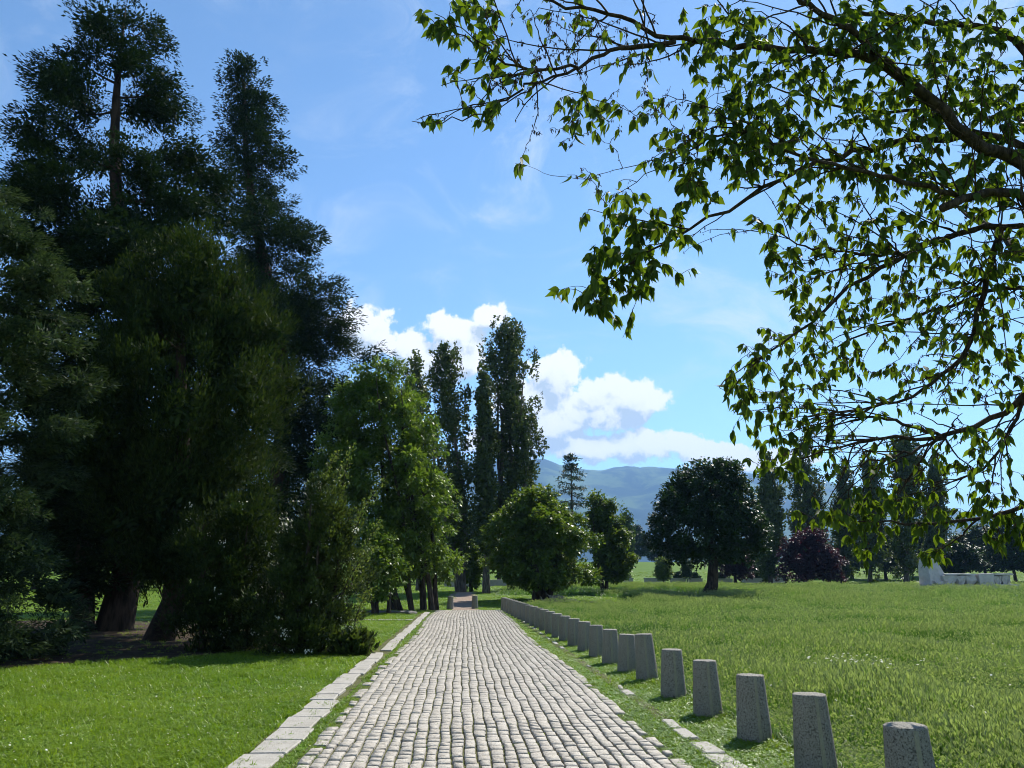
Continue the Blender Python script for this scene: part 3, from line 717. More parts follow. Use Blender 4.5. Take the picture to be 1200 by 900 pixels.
spec = [  # kind, px, Y, scale, rot, label
 (kB,1128,98,(.95,.95,.62),.4,'low round bush like dark tree right behind the monument table'),
 (kA,1158,108,(1.1,1.1,1.0),1.2,'mid green tree behind the right end of the monument'),
 (kB,1192,100,(1.0,1.0,.95),2.2,'dark tree at the right photo edge beyond the monument'),
 (kA,1225,106,(1.2,1.2,1.1),2.9,'tree cut by the right photo edge'),
 (kA,1040,112,(1.1,1.1,.9),.9,'mid green tree filling in behind the pale poplar'),
 (kB,1000,114,(1.0,1.0,.8),3.9,'dark tree between the short poplar and the pale poplar'),
 (kB,1085,118,(1.0,1.0,.9),5.1,'dark tree left behind the monument pillar'),
 (kA,965,118,(1.0,1.0,.75),.3,'green tree showing right of the purple tree'),
 (kA,905,132,(1.0,1.0,.8),2.0,'green tree low behind the grey green poplar'),
 (kC,778,92,(.42,.42,.50),.7,'pale small sapling left of the round dark tree'),
 (kB,806,97,(.26,.26,.36),1.7,'tiny dark sapling just right of the pale one'),
 (kA,893,100,(.45,.45,.55),1.1,'small tree with thin trunk right of the round dark tree'),
 (kB,872,105,(.40,.40,.5),4.1,'thin dark sapling behind the right side of the round tree'),
 (kB,748,190,(1.3,1.3,1.0),1.0,'distant dark tree on the rise left of the round tree'),
 (kA,720,200,(1.5,1.5,1.1),2.0,'distant tree on the rise behind the pale green tree'),
 (kB,775,210,(1.3,1.3,.7),3.0,'distant low tree on the skyline left of the round tree'),
 (kA,880,205,(1.4,1.4,.8),4.0,'distant tree on the skyline right of the round tree'),
 (kA,640,120,(1.3,1.3,1.1),.5,'tree filling the gap behind the broad bushy tree'),
 (kB,585,95,(1.1,1.1,1.1),1.5,'dark tree behind the highest poplar'),
 (kA,545,110,(1.2,1.2,1.2),2.5,'tree behind the two path end bollards'),
 (kB,505,88,(1.1,1.1,1.0),3.5,'dark tree seen behind the many thin stems'),
 (kA,450,80,(1.0,1.0,.9),4.5,'tree behind the small leafy tree'),
 (kA,40,70,(1.1,1.1,1.0),.6,'tree beyond the lawn behind the spruce'),
 (kA,165,74,(1.1,1.1,.9),1.6,'tree beyond the lawn seen between the conifer trunks'),
 (kB,260,70,(1.1,1.1,.9),2.6,'dark tree far behind the low shaded bush'),
 (kA,100,95,(1.3,1.3,1.1),3.6,'far tree glimpsed left of the conifer trunks')]
used = set()
for (k_, px, Y_, sc, rz, lab) in spec:
    fst = id(k_) not in used; used.add(id(k_)); place(k_, px, Y_, sc, rz, lab, G, False)
for k_ in (kA, kB, kC):
    for ch in list(k_.children): bpy.data.objects.remove(ch)
    bpy.data.objects.remove(k_)
make_tree('poplar_tree', 'faint distant poplar left of the round dark tree', 'tree',
    [(601,729,737),(620,726,742),(650,726,744)], 120, 734, M['far'], M['bark_grey'], 40, 5000, .4, (.7, 1.1), .2, 'poplar', 91, squash=1.7)

# ------------------------------------------------------------------ bollards
def bollard_meshes(seed):
    r = random.Random(seed); N_ = 20
    bm = bmesh.new(); rings = []
    prof = [(-.05,.168),(.0,.168),(.15,.162),(.35,.150),(.55,.138),(.606,.1345),(.618,.131),(.622,.122)]
    for z_, q_ in prof:
        rings.append([bm.verts.new(((q_*(1+.012*math.sin(3*k+seed)))*math.cos(2*math.pi*k/N_), (q_*(1+.012*math.cos(2*k+seed)))*math.sin(2*math.pi*k/N_), z_+(r.uniform(-.003, .003) if z_ > .5 else 0))) for k in range(N_)])
    for a_, b_ in zip(rings, rings[1:]):
        for k in range(N_): bm.faces.new((a_[k], a_[(k+1) % N_], b_[(k+1) % N_], b_[k]))
    c_ = bm.verts.new((0, 0, .626+r.uniform(-.004, .004)))
    for k in range(N_): bm.faces.new((rings[-1][k], rings[-1][(k+1) % N_], c_))
    shaft = bm_mesh('shaft', bm, M['aggregate'], True)
    shaft.polygons.foreach_set('use_smooth', [abs(p.normal.z) < .5 for p in shaft.polygons])
    bm = bmesh.new()                       # smooth mould seam, a little proud
    for s_ in (0,):
        rows = []
        for z_, q_ in prof[:6]:
            row = []
            for u, pr in ((-.019, -.004), (-.012, .003), (.012, .003), (.019, -.004)):
                row.append(bm.verts.new((u*(q_/.15), -(math.sqrt(max(0, q_*q_-u*u))+pr), z_)))
            rows.append(row)
        for a_, b_ in zip(rows, rows[1:]):
            for k in range(3): bm.faces.new((a_[k], a_[k+1], b_[k+1], b_[k]))
    return shaft, bm_mesh('seam', bm, M['seam'])
BM = [bollard_meshes(k) for k in range(4)]
def bollard(x, y, rz, tilt, label, group, k, sc=(1, 1, 1)):
    b = empty('bollard', (x, y, float(ground(x, y)))); tag(b, label, 'bollard', group)
    sh = obj('shaft', BM[k % 4][0], b); obj('seam', BM[k % 4][1], sh)
    b.rotation_euler = (tilt[0], tilt[1], rz); b.scale = sc
    return b
rr = random.Random(9)
ordn = ['nearest','second','third','fourth','fifth','sixth','seventh','eighth','ninth','tenth','eleventh','twelfth','thirteenth','fourteenth','fifteenth','sixteenth','seventeenth','eighteenth','nineteenth','twentieth','twenty-first','twenty-second','twenty-third','twenty-fourth','twenty-fifth','twenty-sixth']
by = [5.32, 6.72, 8.02, 9.40, 10.82, 12.5, 13.65]
while by[-1] < 37.2: by.append(by[-1]+1.27)
for k, y_ in enumerate(by):
    x_ = float(np.interp(y_, [5, 7, 10, 14, 18, 22, 26, 38.5], [2.93, 2.88, 2.80, 2.74, 2.58, 2.42, 2.28, 1.80]))
    if k == 5: x_ += .06
    last = k == len(by)-1
    lab = ('granite aggregate bollard nearest the camera, dark top, cut by the bottom edge' if k == 0 else
           'last and farthest bollard of the row beside the cobbled path' if last else
           f'{ordn[k]} bollard from the camera in the row right of the path' + (', taller and leaning left' if k == 5 else ''))
    sc = (1, 1, .965) if k != 5 else (1.02, 1.02, 1.10)
    bollard(x_, y_, rr.uniform(-.12, .04), (rr.uniform(-.02, .02), -.05 if k == 5 else rr.uniform(-.02, .02)), lab, 'bollards in the row along the path', k, sc)
bollard(-.76, 39.6, .1, (.01, .03), 'left one of the two bollards closing the path end', 'bollards closing the path end', 1)
bollard(.47, 40.2, .2, (-.01, -.01), 'right one of the two bollards closing the path end', 'bollards closing the path end', 2)

# ------------------------------------------------------------------ white stone monument, planters, rocks, dead wood
def rough_block(name, prof, mat, seed, jit=.05, cuts=4):
    """lofted block: prof = [(z, x0, x1, y0, y1)]"""
    r = random.Random(seed); bm = bmesh.new(); rings = []
    n_ = cuts
    for (z_, x0, x1, y0, y1) in prof:
        ring = []
        for k in range(n_): ring.append((x0+(x1-x0)*k/n_, y0))
        for k in range(n_): ring.append((x1, y0+(y1-y0)*k/n_))
        for k in range(n_): ring.append((x1-(x1-x0)*k/n_, y1))
        for k in range(n_): ring.append((x0, y1-(y1-y0)*k/n_))
        rings.append([bm.verts.new((x+r.uniform(-jit, jit), y+r.uniform(-jit, jit), z_+r.uniform(-jit, jit)*.4)) for x, y in ring])
    for a_, b_ in zip(rings, rings[1:]):
        for k in range(len(a_)): bm.faces.new((a_[k], a_[(k+1) % len(a_)], b_[(k+1) % len(a_)], b_[k]))
    bm.faces.new(rings[-1]); bm.faces.new(rings[0][::-1])
    bmesh.ops.recalc_face_normals(bm, faces=bm.faces[:])
    return bm_mesh(name, bm, mat)
def monument():
    Y_ = 62; x0 = at(1078, 690, Y_)[0]; s = (at(1180, 690, Y_)[0]-x0)/102.0     # metres per photo pixel there
    gz = float(ground(x0+3, Y_))+.12
    root = tag(empty('monument', (x0, Y_, gz)), 'weathered white stone monument with tapered seat back and low table pieces on slabs', 'monument')
    p = lambda a: a*s
    obj('plinth', rough_block('plinth', [(-.3,0,p(59),-1.2,1.2),(p(4.5),0,p(59),-1.2,1.2)], M['marble'], 1, .02), root)
    obj('plinth', rough_block('plinth', [(-.3,p(77),p(107),-1.2,1.0),(p(5.5),p(77),p(107),-1.2,1.0)], M['marble'], 2, .02), root)
    obj('pillar', rough_block('pillar', [(p(4.4),p(7),p(28),-.8,.8),(p(14),p(6.5),p(27),-.75,.75),(p(24),p(7),p(22.5),-.6,.6),(p(30),p(7.5),p(20),-.5,.5),(p(37),p(9),p(15),-.35,.35)], M['marble'], 3, .07, 5), root)
    for k, (a_, b_, h0, h1) in enumerate([(10,24,4.4,9),(21,36,4.4,15),(37,47,4.4,14.5),(47.5,58,4.4,15.2)]):
        obj('carved_lump', rough_block('carved_lump', [(p(h0),p(a_+2),p(b_-2.5),-.9,.4),(p(h0+(h1-h0)*.45),p(a_),p(b_),-1.0,.5),(p(h1),p(a_-.5),p(b_+.5),-1.0,.6)], M['marble'], 10+k, .10, 4), root)
    obj('table_top', rough_block('table_top', [(p(15.4),p(24),p(59),-1.0,.8),(p(17),p(24),p(59),-1.0,.8)], M['marble'], 4, .04), root)
    obj('block', rough_block('block', [(-.3,p(60),p(77),-1.25,.9),(p(8),p(60.5),p(77),-1.2,.9),(p(16.5),p(60),p(78),-1.2,.9)], M['marble'], 5, .03), root)
    for k, (a_, b_, h1) in enumerate([(79,88,14),(89,97,15)]):
        obj('carved_lump', rough_block('carved_lump', [(p(5.4),p(a_+2),p(b_),-.9,.4),(p(10),p(a_),p(b_+1),-1.0,.5),(p(h1),p(a_-1),p(b_+2),-1.0,.6)], M['marble'], 20+k, .10, 4), root)
    obj('table_top', rough_block('table_top', [(p(15.1),p(78.2),p(102),-1.05,.8),(p(17.2),p(78.2),p(101),-1.05,.8)], M['marble'], 6, .04), root)
monument()
def planter(px, Y_, w, lab, bush=True, seed=0, h=.62):
    x = at(px, 690, Y_)[0]; g = float(ground(x, Y_)); root = tag(empty('planter', (x, Y_, g)), lab, 'planter', 'planters along the far lawn')
    obj('box', rough_block('box', [(-.05,-w/2,w/2,-.45,.45),(h*.8,-w/2,w/2,-.45,.45),(h*.82,-w/2-.05,w/2+.05,-.5,.5),(h,-w/2-.05,w/2+.05,-.5,.5)], M['concrete'], seed, .01), root)
    if bush:
        r = np.random.default_rng(seed); n_ = 1500; gg = unit(r.normal(size=(n_, 3)))*(r.random(n_)**.4)[:, None]
        pos = np.stack([gg[:, 0]*w*.42*(.8+.3*np.sin(gg[:, 0]*9)), gg[:, 1]*.45, h+.02+np.abs(gg[:, 2])*.75], -1)
        L_ = r.uniform(.12, .24, n_)
        obj('bush', mesh_np('bush', leaf_quads(pos, r.normal(size=(n_, 3)), r.normal(size=(n_, 3)), L_, L_*.7), np.arange(n_*4).reshape(-1, 4), mat=M['round'], tint=r.random(n_)), root)
for k, (px, Y_, w, lab, bu) in enumerate([
    (733,98,1.8,'grey planter with clipped bush left of the pale sapling',True),
    (768,99,2.6,'long low grey planter below the pale sapling',False),
    (795,99,1.9,'grey planter with dark bush between the two saplings',True),
    (815,100,1.7,'grey planter with dark bush just left of the round tree trunk',True),
    (845,98,2.8,'long grey planter right behind the round tree trunk',True),
    (886,97,3.2,'wide grey planter with a low bush right of the round tree',True),
    (912,97,1.8,'grey planter with bush beside the purple tree',True),
    (540,78,3.2,'low grey planter left beyond the path end',False),
    (588,80,4.0,'low grey planter right beyond the path end',False)]):
    planter(px, Y_, w, lab, bu, 200+k)
def rock(px, Y_, w, d_, h, lab, seed):
    x = at(px, 690, Y_)[0]; g = float(ground(x, Y_)); r = random.Random(seed)
    bm = bmesh.new(); bmesh.ops.create_icosphere(bm, subdivisions=2, radius=1)
    for v_ in bm.verts:
        k = 1+r.uniform(-.16, .16); v_.co = Vector((v_.co.x*w/2*k, v_.co.y*d_/2*k, min(v_.co.z*h*k, h*.72)))
    tag(obj('rock', bm_mesh('rock', bm, M['rock']), None, (x, Y_, g)), lab, 'rock', 'rocks near the path end')
rock(476, 34.5, 1.0, .6, .20, 'flat grey rock nearest the path end kerb', 1)
rock(457, 35.2, 1.3, .7, .16, 'wide low rock in the middle of the three by the path end', 2)
rock(440, 35.5, .7, .5, .18, 'smallest rock of the three, under the small leafy tree', 3)
def brush_pile():
    Y_ = 46.2; x = at(650, 690, Y_)[0]; g = float(ground(x, Y_)); r = np.random.default_rng(77)
    root = tag(empty('brush_pile', (x, Y_, g)), 'heap of pale cut branches at the foot of the broad bushy tree', 'brush pile')
    for k in range(34):
        a_ = r.uniform(0, math.pi); l = r.uniform(.5, 1.3); c_ = np.array([r.normal(0, .75), r.normal(0, .35), 0]); c_[2] = max(.04, .5*math.exp(-c_[0]**2/.9)*r.random())
        d_ = np.array([math.cos(a_), math.sin(a_)*.6, r.uniform(-.25, .35)]); t = np.linspace(-.5, .5, 4)[:, None]
        tb = Tubes(); pp = c_+d_*l*t+r.normal(0, .02, (4, 3)); pp[:, 2] = np.maximum(pp[:, 2], .03); tb.add(pp, np.full(4, r.uniform(.02, .045)), 5)
        obj('cut_branch', tb.mesh('cut_branch', M['cutwood']), root)
brush_pile()

# ------------------------------------------------------------------ overhanging tree at the right
def overhang():
    r = np.random.default_rng(123)
    base = np.array([4.75, 5.25, 0.0]); root = tag(empty('overhanging_tree', tuple(base)), 'tree on the right whose leafy boughs hang across the sky', 'tree')
    inv = Matrix.Translation(-Vector(root.location))
    tb = Tubes(); nodes, nrad, ntr = [], [], []
    def smooth(pl, n_):
        pl = np.array(pl, float); s = np.concatenate([[0], np.cumsum(np.linalg.norm(np.diff(pl, axis=0), axis=1))]); f = np.linspace(0, s[-1], n_)
        o_ = np.stack([np.interp(f, s, pl[:, k]) for k in range(3)], -1)
        for _ in range(2): o_[1:-1] = o_[:-2]*.25+o_[1:-1]*.5+o_[2:]*.25
        return o_
    def limb(pl, r0, r1, n_=22, sides=8, reg=True, wob=.012):
        pp = smooth(pl, n_); pp[1:-1] += r.normal(0, wob, (n_-2, 3)); rr_ = np.linspace(r0, r1, n_)
        tb.add(np.vstack([pp, pp[-1]+unit(pp[-1]-pp[-2])*.004]), np.append(rr_, .0004), sides)
        if reg: nodes.extend(list(pp)); nrad.extend(list(rr_))
        return pp
    tp = [(0,0,-.1),(-.02,.03,.7),(.04,.05,1.5),(.02,.0,2.3),(-.1,.05,3.2),(-.1,.1,4.2),(.05,.15,5.4),(.1,.1,6.6)]
    tpl = [base+np.array(q_) for q_ in tp]
    pp = smooth(tpl, 16); rad = np.interp(np.linspace(0, 1, 16), [0, .08, .3, .6, 1], [.24, .17, .145, .10, .03]); tb.add(pp, rad, 12)
    tr_mesh = tb.mesh('trunk', M['bark']); o = obj('trunk', tr_mesh, root); o.matrix_parent_inverse = inv
    tb = Tubes()
    def T(h): return np.array([np.interp(h, [q_[2] for q_ in tpl], [q_[k] for q_ in tpl]) for k in range(3)])
    def W(lst): return [at(px, py, Y_) for px, py, Y_ in lst]
    # main limbs, followed from the trunk outwards
    limb([T(3.0)]+W([(1200,182,5.2),(1140,172,5.1),(1085,110,5.0),(1033,72,4.9)]), .062, .040)
    limb(W([(1033,72,4.9),(980,62,4.85),(880,53,4.75),(791,49,4.7),(747,25,4.6),(715,18,4.55),(667,9,4.5),(600,-14,4.45)]), .032, .007, 30)
    limb(W([(791,49,4.7),(769,51,4.65),(715,60,4.6),(675,80,4.55),(613,84,4.5),(569,62,4.45),(535,42,4.4),(512,25,4.4)]), .018, .003, 26)
    limb(W([(675,80,4.55),(640,92,4.5),(613,102,4.45),(569,129,4.4),(520,143,4.38),(483,142,4.36)]), .010, .002, 20)
    limb(W([(1033,72,4.9),(985,25,4.8),(935,0,4.75),(880,-40,4.7)]), .030, .012)
    limb([T(2.9)]+W([(1200,156,5.5),(1140,158,5.5),(1080,162,5.45),(1010,175,5.35),(955,190,5.2),(900,215,5.1),(850,245,5.0),(800,270,4.9),(750,300,4.8),(715,330,4.75)]), .050, .004, 34)
    limb([T(2.7)]+W([(1200,219,5.0),(1160,224,5.0),(1130,232,4.95),(1104,244,4.9)]), .050, .030)
    limb(W([(1130,232,4.95),(1060,210,4.9),(990,200,4.8),(930,180,4.7),(880,150,4.65),(830,160,4.6),(790,200,4.55)]), .020, .004, 26)
    limb([T(2.5)]+W([(1205,262,5.6),(1172,266,5.6),(1134,266,5.6),(1110,277,5.6),(1060,300,5.6),(1000,330,5.6),(960,370,5.65),(925,400,5.7),(885,425,5.75),(850,465,5.8)]), .045, .004, 34)
    limb(W([(1060,300,5.6),(1010,296,5.5),(950,293,5.45),(905,270,5.4),(880,262,5.4)]), .014, .003, 18)
    limb(W([(1172,266,5.6),(1165,300,5.7),(1150,350,5.8),(1140,400,5.9),(1110,440,6.0),(1060,470,6.1),(1000,480,6.15),(940,490,6.2)]), .028, .004, 26)
    limb([T(2.2)]+W([(1230,440,5.9),(1200,468,5.95),(1160,492,6.0),(1108,514,6.05),(1044,512,6.1),(980,522,6.15),(930,540,6.2)]), .042, .005, 28)
    limb(W([(1108,514,6.05),(1060,495,6.1),(1012,488,6.15),(940,478,6.2),(890,480,6.25)]), .016, .003, 20)
    limb(W([(1108,514,6.05),(1050,535,6.1),(1000,545,6.15),(960,560,6.2)]), .014, .003, 16)
    limb([T(1.95)]+W([(1235,570,5.9),(1200,596,5.95),(1150,608,6.0),(1090,612,6.05),(1030,612,6.1),(980,610,6.15)]), .028, .003, 24)
    limb(W([(1150,608,6.0),(1125,630,6.05),(1095,648,6.1)]), .010, .003, 10)
    limb(W([(1200,468,5.95),(1180,520,6.0),(1140,560,6.05),(1090,570,6.1)]), .016, .004, 14)
    limb([T(3.8)]+W([(1200,40,5.5),(1130,30,5.4),(1060,20,5.3),(990,10,5.2)]), .050, .015, 20)
    limb([T(3.4)]+W([(1190,110,5.9),(1120,125,5.9),(1040,135,5.9),(960,120,5.8),(900,100,5.7)]), .040, .006, 26)
    limb([T(2.6)]+W([(1210,330,6.0),(1150,345,6.1),(1080,370,6.2),(1020,385,6.25),(960,420,6.3)]), .034, .005, 24)
    # boughs on the side away from the picture
    for (dx, dy, dz, h) in [(2.2,.4,1.0,2.6),(1.6,1.8,1.6,3.0),(1.4,-1.8,1.2,2.8),(-.4,-2.2,1.3,3.4),(.6,2.2,2.0,3.6),(1.0,-.6,2.2,4.6)]:
        A = T(h); limb([A, A+np.array([dx, dy, dz])*.5+np.array([0, 0, .15]), A+np.array([dx, dy, dz])], .05, .008, 14)
    off_t = [n_ for n_ in nodes[-84:]]
    leaves = []; pods = []
    tips = np.array(nodes); 
    def twig(q_, leafy, podn, seg=6):
        N = np.array(nodes); dv = q_-N; dist = np.linalg.norm(dv, axis=1)
        td = np.linalg.norm(N-T(2.8), axis=1); tq = np.linalg.norm(q_-T(2.8))
        k = int(np.argmin(dist+.6*np.maximum(0, td-tq+.05))); ln = dist[k]
        if ln < .02: return
        a_ = N[k]; t = np.linspace(0, 1, seg)[:, None]
        ctrl = a_*.45+q_*.55+np.array([0, 0, .10*ln])+r.normal(0, .09*ln, 3)
        pl = (1-t)**2*a_+2*t*(1-t)*ctrl+t*t*q_; pl[1:-1] += r.normal(0, .004, (seg-2, 3))
        r0 = min(nrad[k]*.75, .0040+.008*ln); rr_ = r0*(1-.70*t[:, 0])+.0012
        tb.add(pl, rr_, 3)
        nodes.extend(list(pl[1:])); nrad.extend(list(rr_[1:]))
        # leaves towards the tip
        for j in range(leafy):
            u = 1-.55*r.random()**1.5*(1 if ln > .2 else .8); kk = min(seg-2, int(u*(seg-1))); b_ = pl[kk]+(pl[kk+1]-pl[kk])*(u*(seg-1)-kk)
            d_ = unit(pl[kk+1]-pl[kk])*.45+np.array([0, 0, -.95])+r.normal(0, .36, 3)
            leaves.append((b_, unit(d_), unit(r.normal(size=3)+np.array([0, -.3, .5])), r.uniform(.055, .115)))
        for j in range(podn):
            u = r.uniform(.2, 1); kk = min(seg-2, int(u*(seg-1))); b_ = pl[kk]+(pl[kk+1]-pl[kk])*(u*(seg-1)-kk)
            for _ in range(r.integers(1, 4)): pods.append((b_+r.normal(0, .006, 3), np.array([0, 0, -1.])+r.normal(0, .3, 3), r.uniform(.018, .035)))
    # where the photo's boughs carry leaves: centre, spread, twigs, distance, leaves per twig, pods
    E_ = [(520,28,26,22,9,4.4,6,0),(552,10,26,14,7,4.45,6,1),(565,62,30,28,10,4.45,5,2),(500,141,14,6,3,4.37,4,1),(572,128,22,18,6,4.4,5,1),(545,95,26,26,6,4.42,3,2),
          (640,62,48,44,18,4.5,1,5),(610,100,34,30,10,4.48,2,4),(660,20,46,20,14,4.5,2,4),(690,125,34,26,14,4.55,5,3),(720,40,60,34,20,4.6,2,4),(760,110,44,50,20,4.6,2,4),
          (608,196,6,6,2,4.5,4,1),(690,205,24,20,4,4.6,2,2),(650,150,30,24,7,4.55,1,4),
          (712,318,36,44,20,4.75,7,0),(695,345,20,26,8,4.72,7,0),(745,300,36,40,18,4.78,7,0),(775,262,38,34,16,4.85,6,0),(730,250,30,30,10,4.75,4,1),(810,215,40,44,20,4.6,6,1),(790,170,36,34,14,4.6,4,2),
          (850,140,44,56,30,4.65,7,0),(890,150,46,54,30,4.7,7,0),(850,60,50,40,20,4.7,6,1),(915,60,44,40,20,4.75,6,1),(925,175,30,46,18,4.75,7,0),(860,20,50,22,14,4.7,5,1),
          (985,40,50,38,26,4.85,7,0),(1050,40,54,40,30,4.9,7,0),(1120,40,50,44,30,5.2,6,0),(1180,50,40,50,26,5.3,6,0),(990,110,50,44,26,4.9,6,1),(1060,120,50,40,30,5.0,6,1),(1130,120,50,44,30,5.3,6,1),(1185,130,30,50,22,5.3,6,0),
          (1010,190,50,34,26,5.2,6,1),(1080,200,50,34,28,5.2,6,1),(1150,210,46,36,28,5.2,6,1),(960,230,36,30,14,5.2,5,1),
          (930,300,42,24,16,5.45,5,1),(900,262,26,20,8,5.4,4,2),(1000,280,50,34,24,5.5,5,1),(1070,270,48,36,28,5.5,5,2),(1140,300,50,44,30,5.6,5,2),(1190,290,24,50,16,5.5,5,1),
          (950,350,40,34,18,5.6,5,2),(1020,350,50,40,28,5.7,4,3),(1090,360,50,44,30,5.8,4,3),(1160,380,40,46,26,5.9,4,2),
          (905,405,34,26,16,5.75,5,1),(868,450,22,24,10,5.8,6,1),(900,460,40,34,20,5.9,5,1),(960,430,46,40,26,6.0,4,3),(1040,440,56,44,30,6.1,3,4),(1120,450,50,50,28,6.1,3,4),(1185,430,24,50,14,5.9,4,2),
          (915,520,28,34,18,6.2,7,0),(950,500,40,34,18,6.2,5,2),(1000,530,46,28,14,6.15,3,3),(1070,520,46,36,16,6.1,3,3),(1150,530,44,40,16,6.0,4,2),
          (1010,602,44,22,16,6.1,7,0),(960,606,20,16,6,6.15,6,0),(1060,590,40,26,12,6.1,6,1),(1010,640,12,20,6,6.1,6,0),(1092,650,16,8,5,6.1,6,1),(1110,600,40,24,12,6.05,6,1),(1170,590,34,34,18,5.95,6,1),(1190,620,20,20,8,5.95,6,0)]
    # a net of long thin side branches first
    N0 = np.array(nodes[:-84]); R0 = np.array(nrad[:-84]); ctr = T(2.8)
    for k in range(420):
        j = int(r.integers(12, len(N0)-1)); 
        if not in_frame(N0[j], -60): continue
        fl_ = unit(N0[j]-ctr)*.5+unit(N0[j]-N0[j-1])*.6*(1 if np.linalg.norm(N0[j]-N0[j-1]) < .5 else 0)+r.normal(0, .5, 3)+np.array([0, 0, -.12])
        l_ = r.uniform(.3, .95); t = np.linspace(0, 1, 10)[:, None]; dr = unit(fl_); bend = r.normal(0, .18, 3)+np.array([0, 0, -.10])
        pl = N0[j]+dr*l_*t+bend*l_*t*t
        e_ = in_px(pl[-1])
        if in_frame(pl[-1]) and not any(((e_[0]-q[0])/(q[2]*1.1+8))**2+((e_[1]-q[1])/(q[3]*1.1+8))**2 < 1 for q in E_): continue
        pl[1:] += r.normal(0, .005, (9, 3)); rr_ = min(R0[j]*.6, .0065)*(1-.75*t[:, 0])+.001
        tb.add(pl, rr_, 5); nodes.extend(list(pl[1:])); nrad.extend(list(rr_[1:]))
        for q in range(r.integers(2, 7)):
            b_ = pl[r.integers(3, 10)]
            for _ in range(r.integers(1, 4)): pods.append((b_+r.normal(0, .008, 3), np.array([0, 0, -1.])+r.normal(0, .3, 3), r.uniform(.018, .035)))
    for (cx, cy, rx, ry, nt_, Y_, lf, pd) in E_:
        tg = []
        for _ in range(int(nt_*2.25)):
            g_ = r.normal(0, .6, 2); tg.append(at(cx+g_[0]*rx, cy+g_[1]*ry, Y_+r.normal(0, .16)))
        N = np.array(nodes); tg.sort(key=lambda q_: np.min(np.linalg.norm(N-q_, axis=1)))
        for q_ in tg: twig(q_, max(0, lf-1+int(r.integers(-1, 2))), pd)
    # long bare whip
    pw = limb(W([(690,210,4.6),(640,205,4.55),(612,192,4.5)]), .003, .0012, 10, 4, True, .003)
    for q_ in off_t[::3]:
        for _ in range(3): twig(np.array(q_)+r.normal(0, .35, 3), 6, 0)
    bo = obj('branches', tb.mesh('branches', M['twig']), root); bo.matrix_parent_inverse = inv
    # --- leaf shapes: ovate with a drawn-out tip, folded along the midrib, drooping
    def leaf_shape(seed):
        q = np.random.default_rng(seed); st = np.array([0, .12, .32, .55, .78, 1.0]); wd = np.array([.0, .13, .205, .18, .08, .0])*q.uniform(.85, 1.2)
        cv = q.uniform(.05, .28); fold = q.uniform(.1, .4); side = q.uniform(-.10, .10)
        v = []; 
        for s_, w_ in zip(st, wd):
            z_ = -cv*s_*s_; xo = side*s_*s_
            v += [(xo-w_, s_, z_+fold*w_), (xo, s_, z_), (xo+w_, s_, z_+fold*w_)]
        v = np.array(v); fq = []
        for k in range(5): fq += [(3*k, 3*k+1, 3*k+4, 3*k+3), (3*k+1, 3*k+2, 3*k+5, 3*k+4)]
        return v, np.array(fq)
    shapes = [leaf_shape(k) for k in range(10)]; st_ = r.beta(2, 2, 10)
    lm = [mesh_np('leaf', a_, b_, mat=M['bough'], tint=np.full(10, st_[k]), smooth=True) for k, (a_, b_) in enumerate(shapes)]
    n_ = len(leaves); B = np.array([l[0] for l in leaves]); Dv = unit(np.array([l[1] for l in leaves])); Nv = np.array([l[2] for l in leaves]); L_ = np.array([l[3] for l in leaves])
    X = unit(np.cross(Dv, Nv)); Zv = np.cross(X, Dv); kind = r.integers(0, 10, n_)
    size = np.array([L_[k]/max(.5, np.linalg.norm(B[k]-np.array([0, 0, CAM_H]))) if in_frame(B[k], 6) else 0 for k in range(n_)])
    big = set(np.argsort(-size)[:300].tolist())
    for k in big:
        o = bpy.data.objects.new('leaf', lm[kind[k]]); m4 = Matrix.Identity(4); s_ = float(L_[k])
        for c_, vec in enumerate((X[k], Dv[k], Zv[k])):
            for q in range(3): m4[q][c_] = vec[q]*s_
        for q in range(3): m4[q][3] = B[k][q]
        C.objects.link(o); o.parent = bo; o.matrix_basis = m4
    V_, Q_, ti = [], [], []; bb = 0
    for k in range(n_):
        if k in big: continue
        a_, b_ = shapes[kind[k]]; V_.append(B[k]+L_[k]*(a_[:, :1]*X[k]+a_[:, 1:2]*Dv[k]+a_[:, 2:]*Zv[k])); Q_.append(b_+bb); bb += len(a_); ti.append(np.full(10, np.clip(st_[kind[k]]+r.normal(0, .15), 0, 1)))
    o = obj('foliage', mesh_np('foliage', np.concatenate(V_), np.concatenate(Q_), mat=M['bough'], tint=np.concatenate(ti), smooth=True), bo); tag(o, kind='stuff')
    np_ = len(pods); pb = np.array([q[0] for q in pods]); pd_ = np.array([q[1] for q in pods]); pl_ = np.array([q[2] for q in pods])
    v1 = leaf_quads(pb, pd_, r.normal(size=(np_, 3)), pl_, pl_*.32); v2 = leaf_quads(pb, pd_, np.tile([1., .3, 0], (np_, 1)), pl_, pl_*.32)
    v = np.concatenate([v1, v2]); o = obj('seed_pods', mesh_np('seed_pods', v, np.arange(np_*8).reshape(-1, 4), mat=M['pod']), bo); tag(o, kind='stuff')
    print('overhang leaves', n_, 'pods', np_)
overhang()

